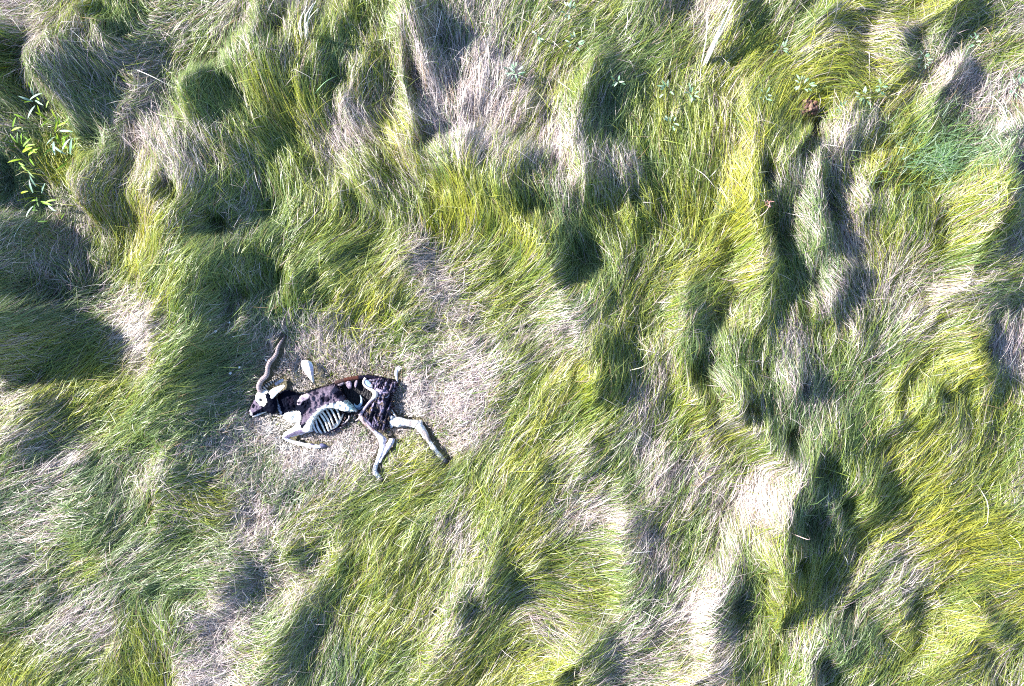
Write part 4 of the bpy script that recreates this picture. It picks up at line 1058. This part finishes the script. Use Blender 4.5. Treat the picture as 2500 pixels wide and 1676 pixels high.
feathery(2280, 395, 190, 105, 1000, 'fine feathery blue green plant sprawling over the grass at the upper right')

# standing dead stalks
def stalk_bunch(base, tips, label, colr=(.74, .70, .60), r=.004):
    bx, by = P(*base); z0 = top_of_grass(bx, by); bx, by = P_at(*base, z0 + .1)
    root = empty('dead_stalk_bunch', (bx, by, z0), label, 'dead stalks')
    for (tx, ty, hz) in tips:
        ex, ey = P_at(tx, ty, z0 + hz)
        ox, oy = random.uniform(-.028, .028), random.uniform(-.028, .028)
        rr = r * random.uniform(.7, 1.3)
        link('stalk', tube_mesh('stalk', [(ox, oy, .0, rr), ((ex - bx) * .5 + ox * .6, (ey - by) * .5 + oy * .6, hz * .55 + .1, rr * .9), (ex - bx, ey - by, hz, rr * .45)], colr, sub=4, seg=5, world=True), root, M_STALK)
stalk_bunch((1714, 168), [(1794, -10, .5), (1791, -6, .5), (1788, 0, .5), (1785, 6, .48), (1782, 16, .45), (1796, 4, .5), (1776, 30, .42), (1770, 42, .4), (1726, 30, .35), (1764, 60, .36), (1756, 72, .3), (1742, 95, .25)],
   'upright bunch of white dead stalks near the top edge right of centre', r=.0055)
stalk_bunch((738, 95), [(772, 2, .4), (765, 8, .4), (758, 20, .35), (750, 15, .4), (742, 30, .3), (778, 20, .3), (735, 45, .3), (760, 40, .3), (752, -5, .35)],
   'thin white dead stalks over lilac straw near the top, left of centre')
stalk_bunch((2452, 320), [(2424, 236, .35), (2430, 250, .3), (2440, 262, .3), (2446, 240, .3), (2460, 270, .25), (2436, 280, .3), (2470, 285, .25)],
   'pale dead stalks near the right edge above blue green grass')
stalk_bunch((246, 735), [(272, 708, .12), (258, 738, .10), (282, 745, .08), (232, 722, .10), (240, 752, .08)],
   'splayed cluster of white dry stems at the edge of dark blue shade on the left')

def straw(a, b_, lift, label, colr=(.75, .70, .62), head=None, r=.0035):
    ax, ay = P(*a); bx, by = P(*b_)
    za, zb = top_of_grass(ax, ay) + .10, top_of_grass(bx, by) + .10
    mz = max(za, zb, top_of_grass((ax + bx) / 2, (ay + by) / 2) + .10) + lift
    root = empty('straw_stalk', (ax, ay, za), label, 'straw stalk', 'single long stalks lying on the grass')
    link('stem', tube_mesh('stem', [(0, 0, -.04, r), ((bx - ax) * .5 + .02, (by - ay) * .5 - .01, mz - za, r * .9), (bx - ax, by - ay, zb - za + lift * .6, r * .6)], colr, sub=5, seg=5, world=True), root, M_STALK)
    if head is not None:
        for k in range(7):
            o = link('seed_spike', tube_mesh('seed_spike', [(0, 0, 0, .003), (.02, .004, .006, .004), (.04, .0, .004, .001)], head, sub=2, seg=5, world=True), root, M_STALK)
            o.location = ((bx - ax) * (1 - .03 * k), (by - ay) * (1 - .03 * k), zb - za + lift * .6)
            o.rotation_euler = (0, -.2, k * 2.4)
straw((1674, 395), (1748, 458), .03, 'long white stalk slanting down across vivid green grass right of centre')
straw((1808, 556), (1857, 507), .08, 'stalk with a reddish seed head over the dark fold right of centre', (.55, .42, .34), (.45, .22, .20))
straw((1888, 1273), (1943, 1286), .06, 'pinkish straight stalk over the dark gap at the lower right', (.62, .42, .38))
straw((2462, 1300), (2490, 1338), .03, 'white stalk near the right edge in the lower part of the field')
straw((2362, 1460), (2380, 1478), .03, 'short white stalk on yellow green grass at the lower right')
straw((930, 130), (955, 60), .05, 'pale green stalk crossing the dark gap left of the long bright crest', (.4, .46, .3))
straw((770, 245), (830, 190), .06, 'long green stalk crossing dark grass at the upper left of centre', (.25, .42, .2), r=.004)
straw((335, 175), (440, 225), .03, 'bleached stalk across the tangled white straw at the upper left')
straw((1520, 905), (1580, 880), .05, 'thin pale stalk standing out over green grass right of the carcass', (.55, .52, .35))
straw((340, 1020), (352, 1062), .04, 'short pale stalk on the green slope left of the carcass', (.6, .6, .45))
straw((2392, 1180), (2410, 1262), .04, 'upright pale stalk in yellow green grass near the lower right edge', (.6, .58, .4))
straw((1080, 15), (1062, 120), .05, 'faint upright stalk in lilac straw at the top', (.62, .58, .6))

# dung and soil
def lump_mesh(name, r, colr, seed, sq=.7):
    bm = bmesh.new(); bmesh.ops.create_icosphere(bm, subdivisions=2, radius=r)
    rr = random.Random(seed)
    ph = [rr.uniform(0, 6.28) for _ in range(6)]
    for v in bm.verts:
        d = v.co.normalized()
        k = 1 + .22 * math.sin(4 * d.x + ph[0]) * math.sin(5 * d.y + ph[1]) + .14 * math.sin(9 * d.z + ph[2] + 6 * d.x) + .1 * math.sin(11 * d.y + ph[3])
        v.co = d * r * k; v.co.z *= sq
    V = np.array([v.co[:] for v in bm.verts]); F = [tuple(v.index for v in f.verts) for f in bm.faces]; bm.free()
    return mesh_np(name, V, F, np.array([colr] * len(V)) * (1 + .3 * np.random.default_rng(seed).standard_normal((len(V), 1)) * .5).clip(.4, 1.6), smooth=True)
CL = [lump_mesh('clod', .026, c, i) for i, c in enumerate(((.15, .08, .06), (.20, .12, .095), (.10, .055, .05), (.17, .10, .085)))]
def dung(px, py, n, rad, label, stretch=(1, 1), scl=1.0, kinds=CL, cat='dung'):
    x, y = P(px, py); z = top_of_grass(x, y) + .075
    root = empty('dung_pile', (x, y, z), label, cat)
    for k in range(n):
        o = link('clod', random.choice(kinds), root, M_CLOD)
        a = k * 2.4; rr = rad * math.sqrt((k + .3) / n)
        o.location = (rr * math.cos(a) * stretch[0], rr * math.sin(a) * stretch[1], .03 * (1 - rr / rad) + random.uniform(-.008, .012))
        o.rotation_euler = [random.uniform(0, 6.28) for _ in range(3)]
        s_ = scl * random.uniform(.7, 1.25); o.scale = (s_, s_, s_)
dung(1972, 265, 22, .082, 'lumpy reddish brown dung heap above the dark soil hollow at the upper right', (1.05, .95))
CL2 = [lump_mesh('clod', .024, c, i + 20) for i, c in enumerate(((.06, .03, .035), (.10, .05, .06), (.035, .02, .03)))]
dung(2402, 872, 16, .09, 'dark purplish dung in a shaded gap near the right edge', (.8, 1.1), 1.0, CL2)
dung(2382, 951, 5, .032, 'small brown dung clump below the dark dung near the right edge', (1.3, .7), .8)
stone = link('stone', lump_mesh('stone', .04, (.50, .50, .55), 41, .6), None, M_CLOD)
sx_, sy_ = P(2440, 953); stone.location = (sx_, sy_, top_of_grass(sx_, sy_) + .06); stone.scale = (1.3, .7, .8)
tag(stone, 'pale grey stone right of the small brown dung clump near the right edge', 'stone')
# crumbs of dark soil in the hollow
Vs = []; Fs = []; Cs = []
for k in range(160):
    a = random.uniform(0, 6.28); rr = .14 * math.sqrt(random.random())
    hx_, hy_ = P(1990, 322); qx, qy = hx_ + rr * math.cos(a) * .9, hy_ + rr * math.sin(a)
    r0 = random.uniform(.005, .016); zz = top_of_grass(qx, qy) - .015
    b0 = len(Vs)
    for d in ((1, 0, 0), (0, 1, 0), (-1, 0, 0), (0, -1, 0), (0, 0, 1), (0, 0, -1)):
        k_ = r0 * random.uniform(.7, 1.3); Vs.append((qx + d[0] * k_, qy + d[1] * k_, zz + d[2] * k_)); Cs.append((.02, .016, .02))
    for i in range(4):
        j = (i + 1) % 4
        Fs += [(b0 + i, b0 + j, b0 + 4), (b0 + j, b0 + i, b0 + 5)]
soil = link('soil_crumbs', mesh_np('soil_crumbs', np.array(Vs), Fs, np.array(Cs)), None, M_CLOD)
tag(soil, 'dark crumbly soil in the hollow below the dung heap', kind='stuff')

# bits of white fluff in the shaded grass by the horn
FL = lump_mesh('fluff', .010, (.8, .82, .85), 77, .6)
for k, (px, py) in enumerate([(546, 810), (539, 784), (576, 789), (648, 880), (585, 897), (562, 912)]):
    x, y = P(px, py)
    o = link('fluff', FL, None, M_FUR); o.location = (x, y, top_of_grass(x, y) + .09); o.scale = (random.uniform(.8, 1.4), random.uniform(.6, 1.2), .7)
    o.rotation_euler[2] = random.uniform(0, 3)
    tag(o, 'tiny bit of white fluff caught in the shaded grass left of the long horn', 'fluff', 'bits of white fluff in the shaded grass')
